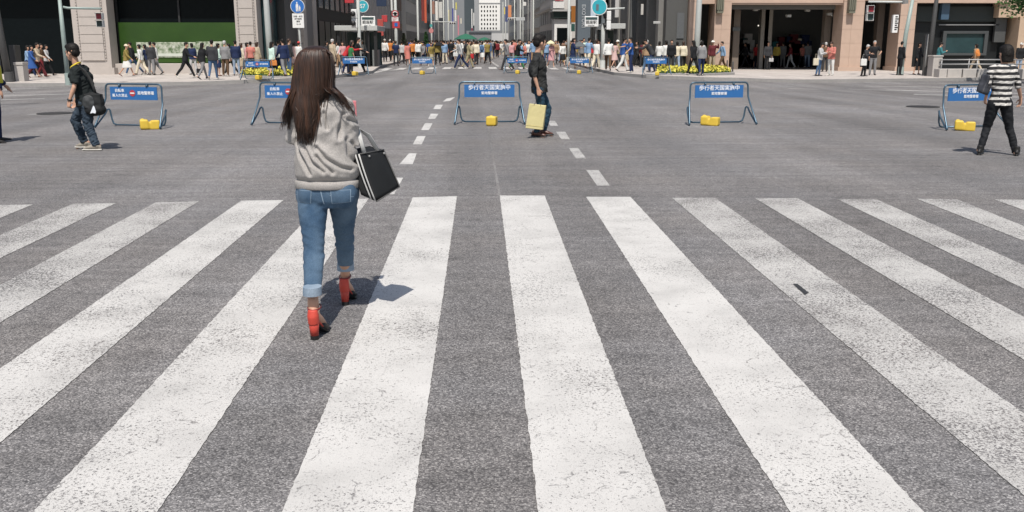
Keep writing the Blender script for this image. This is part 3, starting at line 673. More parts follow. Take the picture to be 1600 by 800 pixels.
arm(e, [(1414, 3), (1400, 3), (1357, 2.5)], .055, POLEW); ped_signal(e, 1359, 8.5, 11)
MB().tube([local(e, 1414, 6), local(e, 1414, -3)], .16, 12).build('junction_box', POLEM, e, False, True)
pole(1448, 118.5, 6, 'lamp_post', 'dark grey lamp post left of the stone block railing', POLED, top=9, lean=.25)
pole(1443, 117.5, 4.5, 'signal_box', 'short grey control box post beside the dark lamp post on the right', POLEM, top=Z_(63, 49), base=False)
for px, py, wd, mm_, lab in ((654, 89, 3.4, POLEW, 'white lamp post between the cone shrubs on the left pavement'), (675, 86.5, 2.6, POLEW, 'slim white post with small round signs behind the left cone shrub'), (686, 82, 2, POLEM, 'slim grey post past the red banner on the left'),
        (694, 80, 1.9, POLEW, 'slim white post beside the traffic lights on the left'), (701, 78, 1.8, POLEW, 'second slim white post behind the left traffic lights'), (709, 76, 1.5, POLEW, 'thin white post behind the green tent'),
        (833, 88, 2.6, POLEW, 'white post left of the ledged stone building'), (813, 83, 2.2, POLEW, 'white post carrying the right traffic lights'), (825, 80, 1.6, POLEM, 'thin grey post behind the right traffic lights'), (804, 77, 1.6, POLEW, 'thin white post before the orange black banner'),
        (795, 76, 1.6, POLEM, 'thin grey post beneath the orange banner on the right'), (786, 74, 1.3, POLEW, 'thinnest white post near the end of the street, right'), (790, 75, 1.4, POLEW, 'thin pale post by the low building, right'),
        (817, 85, 1.5, POLEW, 'narrow white post next to the traffic light post on the right')):
    pole(px, py, wd, 'street_post', lab, mm_, top=11, base=False)
def veh_signal(px, py, postpx, Y, label):
    e = empty('traffic_light', (X_(px, Y), Y, Z_(py, Y)), 0, label, 'traffic light'); s = Y / F
    MB().box(-5*s, 5*s, -.1, .1, -1.6*s, 1.6*s).build('housing', mat('signal_grey', (.5,.5,.5), .5), e, local=True, bevel=.03)
    for i in (-1, 0, 1): MB().ell((i*3.2*s, -.12, 0), (1.15*s, .06, 1.15*s)).build('lens', mat('lens_dark', (.03,.01,.012), .3), e, True, True)
    dx = X_(postpx, Y) - X_(px, Y); MB().tube([(0, 0, .1), (dx, 0, .12)], .05, 8).build('arm', POLEW, e, True, True)
veh_signal(707.5, 36, 675, 105, 'grey three lamp traffic light on a long arm, left of the street'); veh_signal(798, 29.5, 815, 105, 'grey three lamp traffic light on a long arm, right of the street')
e_ = box_thing('street_name_plate', mat('plate_grey', (.42,.44,.45), .5), 'pale blank name plate hung beside the right traffic light', 'sign', X_(806, 104), X_(820, 104), 104, 104.1, Z_(32, 104), Z_(27, 104))
# hanging banners and shop signs along the street (flat boards on the facades)
def banner(px0, px1, py0, py1, Y, colr, label, name='shop_banner', th=.25):
    return box_thing(name, mat('board_' + '_'.join('%02d' % int(q*99) for q in colr), colr, .6), label, 'sign', X_(px0, Y), X_(px1, Y), Y, Y+th, Z_(py1, Y), Z_(py0, Y), bevel=.02)
banner(664, 667.5, -20, 36, 112, (.5,.10,.05), 'bright orange red edge board of the tall banner, left side'); banner(659.5, 663.8, -20, 33, 112.5, (.18,.03,.025), 'tall dark red banner on the brown building, left side')
banner(597.5, 606, 24, 34.5, 75, (.42,.04,.045), 'small red sign above the tall red board, left pavement'); banner(590.5, 599.5, 30, 56, 74.5, (.36,.06,.05), 'tall red shop board standing behind the crowd, left pavement')
banner(541, 555, -4, 5, 66, (.42,.03,.04), 'red box sign at the top edge above the subway canopy'); banner(590, 605.5, -5, 10, 83, (.015,.03,.07), 'dark navy billboard with slanted pale strokes, left side')
banner(612, 615, 0, 17, 84, (.6,.6,.58), 'white vertical lettered board beside the sign post, left'); banner(681, 685, 2, 32, 136, (.7,.69,.66), 'plain white vertical board on the pale building, left side')
banner(686, 692, 3, 28, 150, (.55,.55,.53), 'wide pale vertical board behind the white post, left side'); banner(707, 709, 13, 34, 165, (.05,.06,.3), 'deep blue vertical banner far down the left side'); banner(712.5, 714.5, 4, 15, 172, (.6,.55,.12), 'yellow topped vertical banner far down the left side')
banner(711, 713.5, 16, 33, 171, (.66,.66,.66), 'white vertical banner below the yellow one, left side'); banner(715.5, 717.5, 24, 55, 180, (.55,.2,.25), 'pink vertical banner far down the left side'); banner(676, 680, 2, 22, 128, (.3,.16,.12), 'brown vertical board right of the round signs, left side')
banner(794, 799, 8, 27, 150, (.62,.26,.12), 'orange vertical banner with black marks, right side'); banner(789.5, 793.5, 10, 34, 170, (.06,.08,.2), 'navy vertical banner beside the orange one, right side')
banner(892, 899, 9, 35, 95, (.30,.11,.015), 'amber brown vertical banner behind the lamp post, right side'); banner(922, 931, -10, 30, 80, (.45,.53,.62), 'pale blue vertical sign beside the slate tower, right side'); banner(892.5, 898, 37, 49, 94.8, (.015,.07,.06), 'dark green board beneath the amber banner, right side')
banner(960, 966, -8, 27, 66, (.42,.41,.4), 'pale vertical sign over the right subway canopy'); banner(1000, 1004, 6, 23, 57, (.40,.38,.35), 'cream vertical sign on the granite building', th=.1); banner(817, 822, 3, 9, 118, (.68,.68,.66), 'small white box sign high on the right of the street')
banner(1020, 1031, 33, 37, 57, (.36,.36,.35), 'short pale sign bar on the granite building', th=.1)
for px, py, rr, lab, cc in ((674, 40, 2.2, 'small round green sign on the slim post, left pavement', (.05,.3,.28)), (674, 48, 3.6, 'round pink and white sign beneath the small green one, left', (.5,.2,.2))):
    Y = 88.; o = MB().loft([(V((0, 0, 0)), V((1,0,0)), V((0,0,1)), rr*Y/F, rr*Y/F), (V((0, -.05, 0)), V((1,0,0)), V((0,0,1)), rr*Y/F, rr*Y/F)], 20).build('round_sign', mat('rs_%d' % py, cc, .5)); o.location = (X_(px, Y), Y, Z_(py, Y)); tag(o, lab, 'sign')
rs = random.Random(31)
for side, lo, hi in (('left', 676, 722), ('right', 786, 832)):
    for cn, cc in (('white', (.62,.62,.6)), ('red', (.42,.04,.04)), ('blue', (.05,.12,.35)), ('yellow', (.6,.48,.08)), ('green', (.05,.2,.1)), ('orange', (.55,.2,.05)), ('black', (.02,.02,.02)), ('cream', (.55,.5,.4))):
        px = rs.uniform(lo, hi); Y = 1450*11/abs(px-752) * .93; py = rs.uniform(0, 34); banner(px, px + rs.uniform(1.2, 2.6), py, py + rs.uniform(6, 18), min(Y, 330), cc, 'small %s upright sign among the facades far down the %s side' % (cn, side))
# market parasol / tent
def parasol(px, py_edge, py_top, wpx, Y, colr, label, name='market_umbrella', drop=.05, foot=None):
    s = Y / F; r = wpx*s/2; z0 = Z_(py_edge, Y); z1 = Z_(py_top, Y); e = empty(name, (X_(px, Y), Y, foot if foot is not None else .0), 0, label, 'umbrella')
    zz = e.location.z; bm = MB(); n = 8; V0 = []
    rings = [(V((0,0,z1-zz)), .02), (V((0,0,z1-zz-(z1-z0)*.35)), r*.5), (V((0,0,z0-zz)), r), (V((0,0,z0-zz-drop)), r*.985), (V((0,0,z1-zz-(z1-z0)*.4)), r*.48), (V((0,0,z1-zz-.03)), .015)]
    bm.loft([(c, V((1,0,0)), V((0,1,0)), q, q) for c, q in rings], n).build('canopy', colr, e, local=True)
    MB().tube([(0,0, 1.0 if name == 'parasol' else 0), (0,0,z1-zz)], .015 if name == 'parasol' else .03, 8).build('pole', STEEL, e, True, True)
    return e
parasol(728, 61, 52.5, 36, 112, mat('tent_green', (.02,.12,.075), .8), 'green market umbrella over the crowd in mid street'); parasol(757, 63, 58, 22, 135, mat('tent_green', ()), 'farther small green market umbrella behind the first one')
# ================================================================== street furniture, planting
BLK = mat('block_stone', (.40,.375,.35), .8, var=.12)
for i, (a, b_) in enumerate(((1467, 1479), (1480, 1502), (1504, 1525), (1527, 1549), (1597, 1615))):
    p0, p1 = G(a, 121, .15), G(b_, 121, .15); o = MB().box(-(p1.x-p0.x)/2, (p1.x-p0.x)/2, -.3, .3, -.1, .42).build('stone_block', BLK, bevel=.02)
    o.location = ((p0.x+p1.x)/2, p0.y+.3, p0.z-.1+.1); tag(o, ['narrow stone kerb block next to the tall stone pier', 'second stone kerb block from the stone pier, under the rail', 'third stone kerb block, under the backpacker', 'fourth stone kerb block, left of the striped woman', 'stone kerb block at the right picture edge'][i], 'stone block', 'stone blocks under the railing')
p0, p1 = G(1456, 119.5, .15), G(1470, 119.5, .15); o = MB().box(0, p1.x-p0.x, 0, .6, -.1, 1.0).box(-.03, p1.x-p0.x+.03, -.03, .63, 1.0, 1.07).build('stone_pier', BLK, bevel=.015); o.location = (p0.x, p0.y, p0.z); tag(o, 'square stone pier at the left end of the railing', 'pier')
p0, p1 = G(1471, 120, .15), G(1620, 119, .15); rl = empty('railing', p0, 0, 'two bar grey steel railing behind the stone blocks', 'railing')
d = p1 - p0
for z in (.62, .85): MB().tube([(0,.35,z), (d.x, .35, z)], .035, 10).build('rail', STEEL, rl, True, True)
for q in (.02, .28, .36, .62, 1): MB().tube([(d.x*q, .35, 0), (d.x*q, .35, .9)], .03, 8).build('post', STEEL, rl, True, True)
for px, py, hgt, lab in ((25, 127, 26, 'dark grey signal control cabinet beside the lamp post at left'), (31.5, 127, 24, 'pale square stone bollard on the far left kerb')):
    p = G(px, py, .15); k = p.y / F
    if 'cabinet' in lab:
        o = MB().box(-5*k, 4*k, 0, .5, -.1, 1.6).box(-4*k, 3*k, -.02, -.002, .2, 1.5).build('control_cabinet', mat('cabinet', (.03,.03,.032), .5), bevel=.015)
    else: o = MB().box(-6.5*k, 6.5*k, 0, .5, -.1, .72).box(-7*k, 7*k, -.03, .53, .72, .85).build('stone_bollard', BLK, bevel=.015)
    o.location = p; tag(o, lab, 'cabinet' if 'cabinet' in lab else 'bollard')
LEAF = mat('leaf_green', (.035,.085,.02), .7, var=.5, vs=3); PET = mat('yellow_petal', (.56,.50,.07), .7, var=.25, vs=5); STEM = mat('bark', (.07,.05,.035), .9)
def flower_bed(poly_px, label, h=.30):
    ps = [G(x, y, .15) for x, y in poly_px]; c = sum(ps, V()) / len(ps); c.z = gz(c.x, c.y) + .15
    e = empty('flower_bed', c, 0, label, 'flower bed'); P = [(p.x-c.x, p.y-c.y) for p in ps]
    P = [(a, b) for a, b in P]
    ar = sum(P[i][0]*P[(i+1) % len(P)][1] - P[(i+1) % len(P)][0]*P[i][1] for i in range(len(P)))
    if ar < 0: P.reverse()
    P2 = [(a*1.04, b*1.1) for a, b in P]
    MB().prism(P2, -.2, .1).build('border', KERB, e, local=True)
    rnd = random.Random(5); fo = bmesh.new(); fl = bmesh.new()
    x0, x1 = min(p[0] for p in P), max(p[0] for p in P); y0, y1 = min(p[1] for p in P), max(p[1] for p in P)
    def inside(x, y):
        r = False
        for i in range(len(P)):
            a, b = P[i], P[i-1]
            if (a[1] > y) != (b[1] > y) and x < (b[0]-a[0])*(y-a[1])/(b[1]-a[1])+a[0]: r = not r
        return r
    n = int((x1-x0)*(y1-y0)*260); n = min(n, 5200)
    for i in range(n):
        x, y = rnd.uniform(x0, x1), rnd.uniform(y0, y1)
        if not inside(x, y): continue
        top = h * (.75 + .35*NZ.noise(V((x*2.2, y*2.2, 0))) )
        for bm, cnt, zl in ((fo, 3, (.08, top-.04)), (fl, 1.4, (top*.6, top+.05))):
            for q in range(int(cnt + rnd.random())):
                c_ = V((x + rnd.uniform(-.06,.06), y + rnd.uniform(-.06,.06), rnd.uniform(*zl))); s = rnd.uniform(.035, .07)
                a = V((rnd.uniform(-1,1), rnd.uniform(-1,1), rnd.uniform(-.6,.6))).normalized(); b = a.cross(V((rnd.uniform(-1,1), rnd.uniform(-1,1), rnd.uniform(-1,1)))).normalized()
                bm.faces.new([bm.verts.new(c_ + a*s*u + b*s*w) for u, w in ((-1,-.3),(0,-.8),(1,0),(0,.8))])
    for nm, bm, m_ in (('foliage', fo, LEAF), ('flowers', fl, PET)):
        me = bpy.data.meshes.new(nm); bm.to_mesh(me); bm.free(); link(nm, me, m_, e)
flower_bed([(377,121),(420,121.5),(470,120.5),(470,110),(392,111)], 'long yellow flower bed on the left corner behind a small barrier')
flower_bed([(1028,115.5),(1090,117.5),(1143,116.5),(1128,107.5),(1075,107),(1028,107)], 'long yellow flower bed on the right corner in front of the granite columns')
for px, py, lab in ((1135.5, 112, 'thin dark post at the far end of the right flower bed'), (1144.5, 115.5, 'thin dark post at the near end of the right flower bed')):
    p = G(px, py, .15); o = MB().tube([(0,0,-.1), (0,0,.62), (0,0,.66)], [.04,.04,.02], 10).build('bollard', POLED, None, True); o.location = p; tag(o, lab, 'bollard')
def foliage(bm, c, rad, n, size, rnd, lobes=9):
    cs = [(V((rnd.gauss(0,.45), rnd.gauss(0,.45), rnd.gauss(0,.4))), rnd.uniform(.35,.6)) for _ in range(lobes)]
    for i in range(n):
        lc, lr = rnd.choice(cs); d = V((rnd.gauss(0,1), rnd.gauss(0,1), rnd.gauss(0,1))).normalized() * lr * rnd.random()**.45
        p = lc + d; p = V((c[0] + p.x*rad[0], c[1] + p.y*rad[1], c[2] + p.z*rad[2])); s = size * rnd.uniform(.6, 1.3)
        a = V((rnd.uniform(-1,1), rnd.uniform(-1,1), rnd.uniform(-.7,.4))).normalized(); b = a.cross(V((rnd.uniform(-1,1), rnd.uniform(-1,1), rnd.uniform(-1,1)))).normalized()
        bm.faces.new([bm.verts.new(p + a*s*u + b*s*w) for u, w in ((-1,0),(-.2,-.55),(1,0),(-.2,.55))])
rnd = random.Random(11)
tp = AT(1622, 10, 43); tr = empty('street_tree', (tp.x, 43, -.1), 0, 'leafy green street tree reaching in at the top right corner', 'tree')
MB().tube([(0,0,0), (.05,0,1.6), (-.05,.1,3.2), (.1,0,5)], [.16,.13,.11,.06], 10).tube([(-.02,.05,2.6), (-.9,.1,3.9), (-1.6,0,4.6)], [.06,.045,.02], 8).tube([(0,.05,3), (.8,.3,4.2)], [.05,.02], 8).build('trunk', STEM, tr, True, True)
bm = bmesh.new(); foliage(bm, (0,0,4.0), (1.5,1.5,1.45), 5200, .085, rnd, 14); me = bpy.data.meshes.new('crown'); bm.to_mesh(me); bm.free(); link('crown', me, mat('tree_leaf', (.05,.12,.025), .6, var=.45, vs=2.5), tr)
for px, wpx, top, Y, lab, mm_ in ((631, 15, 52, 82, 'wide grey green cone shrub left of the white lamp post', 'a'), (650, 8, 60, 86, 'smallest dark cone shrub behind the white lamp post', 'b'), (665.5, 13.5, 50, 84, 'tall fresh green cone shrub on the left pavement', 'c')):
    x = X_(px, Y); e = empty('cone_shrub', (x, Y, .0), 0, lab, 'shrub'); zt = Z_(top, Y); rr = wpx*Y/F/2
    MB().tube([(0,0,0), (0,0,zt*.6)], .05, 8).build('trunk', STEM, e, True, True); bm = bmesh.new()
    for i in range(1500):
        u = rnd.random()**.7; ang = rnd.uniform(0, 6.283); rad = rr * (1-u) * (.75 + .3*rnd.random()) * (1 + .2*math.sin(ang*3+u*9)) + .04; p = V((rad*math.cos(ang), rad*math.sin(ang), .45 + u*(zt-.45))); s = rnd.uniform(.05,.1)
        a = V((rnd.uniform(-1,1), rnd.uniform(-1,1), rnd.uniform(-.3,1))).normalized(); b = a.cross(V((rnd.uniform(-1,1), rnd.uniform(-1,1), rnd.uniform(-1,1)))).normalized()
        bm.faces.new([bm.verts.new(p + a*s*u2 + b*s*w) for u2, w in ((-1,-.3),(0,-.6),(1,0),(0,.6))])
    me = bpy.data.meshes.new('crown'); bm.to_mesh(me); bm.free(); link('crown', me, mat('shrub_' + mm_, {'a': (.055,.065,.04), 'b': (.03,.04,.03), 'c': (.03,.085,.025)}[mm_], .8, var=.4), e)
# ================================================================== barriers
BT = mat('barrier_steel', (.065,.115,.16), .32, .45, var=.25); SBL = mat('barrier_blue', (.024,.125,.34), .45, var=.08); LET = mat('lettering_white', (.72,.75,.8), .5)
WY = mat('weight_yellow', (.62,.43,.05), .5, var=.15)
def barrier_meshes():
    path = []
    def arc(c, r, a0, a1, y, n=5): return [(c[0] + r*math.cos(a0+(a1-a0)*i/n), y, c[1] + r*math.sin(a0+(a1-a0)*i/n)) for i in range(n+1)]
    P = [(-.5, 0, .84), (.5, 0, .84)] + arc((.53, .76), .08, math.pi/2, 0, 0)[1:] + [(.615, -.02, .56), (.64, -.06, .45), (.70, -.30, .06), (.712, -.33, .03), (.705, -.30, .02), (.66, -.03, .25), (.645, .03, .33), (.625, .06, .345), (.61, .07, .32), (.59, .08, .14), (.56, .08, .06), (.5, .08, .035)]
    right = P; left = [(-p[0], p[1], p[2]) for p in P]
    full = [(-q[0], q[1], q[2]) for q in reversed(P[1:])] + P[1:]
    mb = MB(); mb.tube(full, .0175, 10); mb.tube([(-.5, .08, .035), (.5, .08, .035)], .0165, 10)
    for x in (-.3, .3): mb.box(x-.015, x+.015, -.03, .03, .785, .83)
    fr = mb.mesh('frame', True)
    pn = MB().box(-.51, .51, -.014, .002, .535, .785).mesh('sign_panel')
    return fr, pn
BFR, BPN = barrier_meshes()
T1 = join_text([('歩行者天国実施中', .108, 0, .06), ('築地警察署', .066, 0, -.05)], 'lettering')
T2 = join_text([('自転車', .07, -.30, .045), ('乗入れ禁止', .068, -.30, -.05), ('築地警察署', .072, .27, 0)], 'lettering')
def barrier(px, py, kind, rz, label, scale=1.0, h=0):
    p = G(px, py, h); e = empty('road_barrier', p, rz, label, 'barrier', 'blue police barriers across the crossing'); e.scale = (scale,)*3
    link('frame', BFR, BT, e); pn = link('sign_panel', BPN, SBL, e)
    o = link('lettering', T1 if kind == 1 else T2, LET, pn); o.location = (0, -.0165, .665)
    if kind == 2:
        d_ = MB().loft([(V((-.02, -.0175, .665)), V((1,0,0)), V((0,0,1)), .062, .062), (V((-.02, -.02, .665)), V((1,0,0)), V((0,0,1)), .062, .062)], 24).mesh('no_entry_mark'); dd = link('no_entry_mark', d_, SR, pn)
        link('bar', MB().box(-.065, .025, -.024, -.0205, .652, .678).mesh('bar'), SW, dd)
    return e
_w = MB(); _w.box(-.15, .15, -.08, .08, 0.0, .14).box(-.17, -.02, -.10, .10, .02, .19).box(.03, .19, -.085, .085, .0, .17).tube([(-.12, 0, .17), (-.12, 0, .215)], .03, 10)
WM = vox(_w, 'jerrycan', .012, 22)
def weight(px, py, rz, label, h=0):
    p = G(px, py, h); o = link('barrier_weight', WM, WY); o.location = p + V((0, 0, .0)); o.rotation_euler = (0, 0, rz); return tag(o, label, 'weight', 'yellow barrier weights')
for px, py, kd, rz, lab in ((214, 199, 2, R(-14), 'blue barrier with red no entry disc in full view behind the walking man'), (455, 195, 2, R(-9), 'blue barrier half hidden by the long haired woman'),
        (765, 193, 1, R(0), 'blue barrier in mid road left of the man with the yellow bag'), (1121, 194, 1, R(7), 'blue barrier alone on open asphalt right of the middle'), (1511, 201, 1, R(12), 'blue barrier half hidden by the striped woman')): barrier(px, py, kd, rz, lab)
weight(234, 202, R(22), 'yellow weight beside the barrier foot behind the walking man'); weight(769, 196, R(80), 'yellow weight end on under the barrier left of the yellow bag'); weight(1109, 196, R(-32), 'yellow weight askew under the lone barrier right of the middle'); weight(1506, 204, R(-25), 'yellow weight under the barrier by the striped woman')
for px, py, kd, lab in ((404, 124.5, 2, 'distant barrier in front of the left flower bed'), (553.5, 117.5, 1, 'distant barrier left of the kerb by the woman in red'), (660, 115.5, 1, 'distant barrier in the left lanes of the far street'), (808, 114.5, 2, 'distant barrier with red disc behind the man with the yellow bag'), (905, 114.5, 1, 'distant barrier before the far right crosswalk stripes'), (1024.5, 117.0, 1, 'distant barrier at the left tip of the right flower bed')):
    barrier(px, py, kd, 0, lab, h=.15 if px < 600 or px > 1000 else 0)
for px, py, lab in ((404.5, 124.5, 'far yellow weight before the left flower bed'), (555, 118, 'far yellow weight under the barrier by the woman in red'), (660, 116.5, 'far yellow weight under the barrier in the left lanes'), (809, 115.5, 'far yellow weight below the far barrier with the red disc'), (905, 115.5, 'far yellow weight before the far right crosswalk'), (1027, 118, 'far yellow weight at the right flower bed tip')): weight(px, py, R(75), lab, .15 if px < 600 or px > 1000 else 0)
# ================================================================== people
def fk(H, pose, sex):
    """joints of a figure of height H standing at the origin, facing +y"""
    s = H / 1.7; J = {}; L = pose; lean = R(L.get('lean', 3)); sh = (.185 if sex == 'm' else .165) * s; hp = (.088 if sex == 'm' else .09) * s
    for sd, sg in (('L', -1), ('R', 1)):
        a, k, ab = L.get('leg' + sd, (0, 3, 3)); a, k, ab = R(a), R(k), R(ab); hip = V((sg*hp, 0, 0))
        kn = hip + V((sg*math.sin(ab)*math.cos(a), math.sin(a), -math.cos(a)*math.cos(ab))) * .43*s
        an = kn + V((sg*math.sin(ab)*.5, math.sin(a-k), -math.cos(a-k))) * .40*s
        p = a - k; fp = max(-.9, min(.35, p * .9 if p < 0 else p*.5))
        toe = an + V((sg*.03, math.cos(fp)*.17, -.055*1 + math.sin(fp)*.17)) * s; heel = an + V((0, -math.cos(fp)*.055, -.065 - math.sin(fp)*.05)) * s
        J['hip'+sd], J['kn'+sd], J['an'+sd], J['toe'+sd], J['heel'+sd] = hip, kn, an, toe, heel
    z = min(min(J[k].z for k in J if k[:2] in ('to', 'he')), 0) - .012*s
    for k in J: J[k] = J[k] - V((0, 0, z))
    J['pel'] = (J['hipL'] + J['hipR'])/2 + V((0,0,.03*s)); up = V((0, math.sin(lean), math.cos(lean))); J['up'] = up
    J['waist'] = J['pel'] + up*.16*s; J['chest'] = J['pel'] + up*.36*s; J['neck'] = J['pel'] + up*.52*s
    hy, hpit = R(L.get('yaw', 0)), R(L.get('nod', 0)); J['hrot'] = M.Rotation(hy, 3, 'Z') @ M.Rotation(-hpit - lean*.3, 3, 'X')
    J['head'] = J['neck'] + V((0, math.sin(lean)*.5 + .12 + math.sin(hpit)*.3, 1)).normalized() * .175*s
    for sd, sg in (('L', -1), ('R', 1)):
        a, e, ab, inn = L.get('arm' + sd, (3, 12, 8, 0)); a, e, ab, inn = R(a)+lean*.5, R(e), R(ab), R(inn)
        so_ = J['pel'] + up*.47*s + V((sg*sh, 0, 0)); el = so_ + V((sg*math.sin(ab), math.sin(a)*math.cos(ab), -math.cos(a)*math.cos(ab)))*.285*s
        f = V((sg*math.sin(ab)*.5 - sg*math.sin(inn), math.sin(a+e), -math.cos(a+e))).normalized(); wr = el + f*.25*s
        J['sh'+sd], J['el'+sd], J['wr'+sd], J['hd'+sd] = so_, el, wr, f
    J['s'] = s; J['xa'] = V((1,0,0)); return J
def head_parts(mb, J, fine=False):
    s = J['s'] * J.get('hs', 1); r = J['hrot']; c = J['head']
    def E(p, q, n=14): mb.ell(c + r @ (V(p)*s), [x*s for x in q], r, n)
    E((0,-.012,.028), (.074,.094,.092), 18); E((0,.028,-.025), (.060,.064,.08)); E((0,.045,-.075), (.042,.042,.034)); E((0,.088,-.018), (.0135,.02,.026)); E((0, .098,-.032), (.016,.014,.011))
    for q in (-1, 1): E((q*.074,-.006,-.012), (.012,.02,.03))
    if fine:
        E((0,.084,-.062), (.024,.011,.006)); E((0,.082,-.072), (.021,.011,.006)); E((0,.074,.018), (.05,.02,.012))
        for q in (-1, 1): E((q*.034,.058,-.028), (.022,.022,.018))
def hand_parts(mb, J, sd, fine, curl=.5):
    s = J['s']; w = J['wr'+sd]; f = J['hd'+sd].normalized(); sg = -1 if sd == 'L' else 1
    fw = J.get('fwd', V((0,1,0))); side = fw - f * f.dot(fw); side = side.normalized() if side.length > .2 else V((0,0,1)); nrm = f.cross(side) * 1.0
    inward = J['xa'] * -sg; nrm = nrm if nrm.dot(inward) > 0 else -nrm
    palm = w + f*.085*s
    mb.tube([w - f*.02*s, w + f*.02*s, palm], [(.027*s,.02*s), (.036*s,.017*s), (.041*s,.014*s)], 10, hint=side, round=True)
    if not fine:
        mb.tube([palm, palm + f*.05*s + nrm*.02*s, palm + f*.075*s + nrm*.05*s], [(.036*s,.013*s), (.03*s,.012*s), (.02*s,.01*s)], 8, hint=side, round=True); return
    for i, (o, L) in enumerate(((.031,.070), (.0105,.078), (-.0105,.074), (-.031,.058))):
        b = palm + side*o*s - f*.005*s; c1 = curl*.7; p1 = b + (f*math.cos(c1) + nrm*math.sin(c1))*L*.5*s; c2 = curl*1.7; p2 = p1 + (f*math.cos(c2) + nrm*math.sin(c2))*L*.5*s
        mb.tube([b - f*.03*s, b, p1, p2], [.009*s,.0095*s,.0088*s,.0072*s], 8, round=True)
    b = w + f*.03*s + side*.03*s; p1 = b + (side*.6 + f*.6 + nrm*.35)*.042*s; p2 = p1 + (f*.8 + nrm*.5 + side*.05)*.034*s; mb.tube([b - side*.015*s, b, p1, p2], [.013*s,.0125*s,.0105*s,.008*s], 8, round=True)
def make_body(J, sex, vs, fine=False, curl=.5, sole=True):
    mb = MB(); s = J['s']; xa = J['xa']; k = 1.0 if sex == 'm' else .93; g = .78 if fine else .9; ft = (.72 if J.get('shod', 1) else .9) if fine else 1
    mb.tube([J['pel'] - J['up']*.05*s, J['pel'] + J['up']*.02*s, J['waist'], J['chest'], J['neck'] - J['up']*.06*s], [(.09*s,.06*s), (.13*s*k,.08*s), (.115*s*k,.078*s), (.14*s*k,.09*s), (.09*s,.065*s)], 16, hint=xa)
    mb.tube([J['neck'] - J['up']*.09*s, J['neck'], J['head']], [.062*s*k, .052*s*k, .05*s*k], 12)
    for sd in 'LR':
        h, kn, an = J['hip'+sd], J['kn'+sd], J['an'+sd]; calf = kn.lerp(an, .32) - J.get('fwd', V((0,1,0)))*(.01*s)
        mb.tube([h, h.lerp(kn,.5), kn, calf, an.lerp(calf,.3), an], [.078*s*g,.066*s*g,.048*s*g,.048*s*g,.035*s,.031*s], 12, round=True)
        toe, heel = J['toe'+sd], J['heel'+sd]; fd = (toe - heel); mid = heel + fd*.55 + V((0,0,.02*s))
        mb.tube([heel + V((0,0,.03*s)), mid, toe + V((0,0,.012*s))], [(.033*s*ft,.036*s*ft), (.040*s*ft,.034*s*ft), (.036*s*ft,.018*s*ft)], 12, hint=(fd.y, -fd.x, 0), round=True)
        mb.tube([an, heel + V((0,0.02*s,.03*s))], [.034*s,.034*s], 10, round=True)
        sh, el, wr = J['sh'+sd], J['el'+sd], J['wr'+sd]
        mb.tube([sh + (J['neck']-sh)*.3, sh, sh.lerp(el,.5), el, el.lerp(wr,.35), wr], ([.04*s,.042*s*k,.035*s*k,.033*s*k,.034*s*k,.024*s*k] if fine else [.05*s,.052*s*k,.043*s*k,.036*s*k,.036*s*k,.024*s*k]), 12, round=True)
        hand_parts(mb, J, sd, fine, curl)
    head_parts(mb, J, fine)
    me = vox(mb, 'person', vs, 4 if fine else 3); return me
def make_top(J, sex, kind, vs, fn=None):
    """kind: jacket, tee, dress, coat, shirt"""
    mb = MB(); s = J['s']; up = J['up']; k = 1.0 if sex == 'm' else .93; loose = 1.18 if kind in ('jacket', 'coat') else 1.06
    low = {'jacket': -.09, 'tee': -.06, 'shirt': -.08, 'rolled': -.09, 'dress': -.45, 'coat': -.38}[kind]
    pts, rs = [], []
    if kind in ('dress', 'coat'):
        fwd = (J['knL'] + J['knR'])/2 - (J['hipL'] + J['hipR'])/2; kl = abs(J['knL'].y - J['knR'].y)
        pts += [J['pel'] + fwd*(-low/.45) - V((0,0,.02*s)), J['pel'] + fwd*.45]; wd = .23 if kind == 'dress' else .21
        rs += [(wd*s, (.15*s + kl*.42)), (.20*s, .135*s + kl*.2)]
    else: pts += [J['pel'] + up*low*s]; rs += [(.185*s*k*loose/1.06, .135*s*loose/1.06)]
    pts += [J['pel'] + up*.03*s, J['waist'], J['chest'], J['pel'] + up*.44*s, J['pel'] + up*.505*s, J['neck'] + up*.005*s]
    rs += [(.172*s*k*loose/1.06,.125*s*loose), (.150*s*k*loose,.112*s*loose), (.178*s*k*loose,.126*s*loose), (.18*s*k,.115*s), (.12*s*k,.085*s), (.066*s,.062*s)]
    mb.tube(pts, rs, 20, hint=J['xa'])
    for sd in 'LR':
        sh, el, wr = J['sh'+sd], J['el'+sd], J['wr'+sd]; g = loose*k
        if kind == 'rolled': mb.tube([sh + (J['neck']-sh)*.35 - V((0,0,.01)), sh, sh.lerp(el,.5), el, el.lerp(wr,.12)], [.064*s*g,.064*s*g,.053*s*g,.047*s*g,.044*s*g], 14)
        elif kind == 'tee': mb.tube([sh + (J['neck']-sh)*.35 - V((0,0,.01)), sh, sh.lerp(el,.75)], [.066*s*k,.068*s*k,.062*s*k], 14, round=False)
        else: mb.tube([sh + (J['neck']-sh)*.35 - V((0,0,.01)), sh, sh.lerp(el,.55), el, el.lerp(wr,.45), wr], [.066*s*g,.068*s*g,.056*s*g,.052*s*g,.046*s*g,.038*s*g], 14)
        mb.ell(sh, (.066*s*k, .07*s*k, .066*s*k), None, 10)
    return vox(mb, 'top', vs, 3, fn)
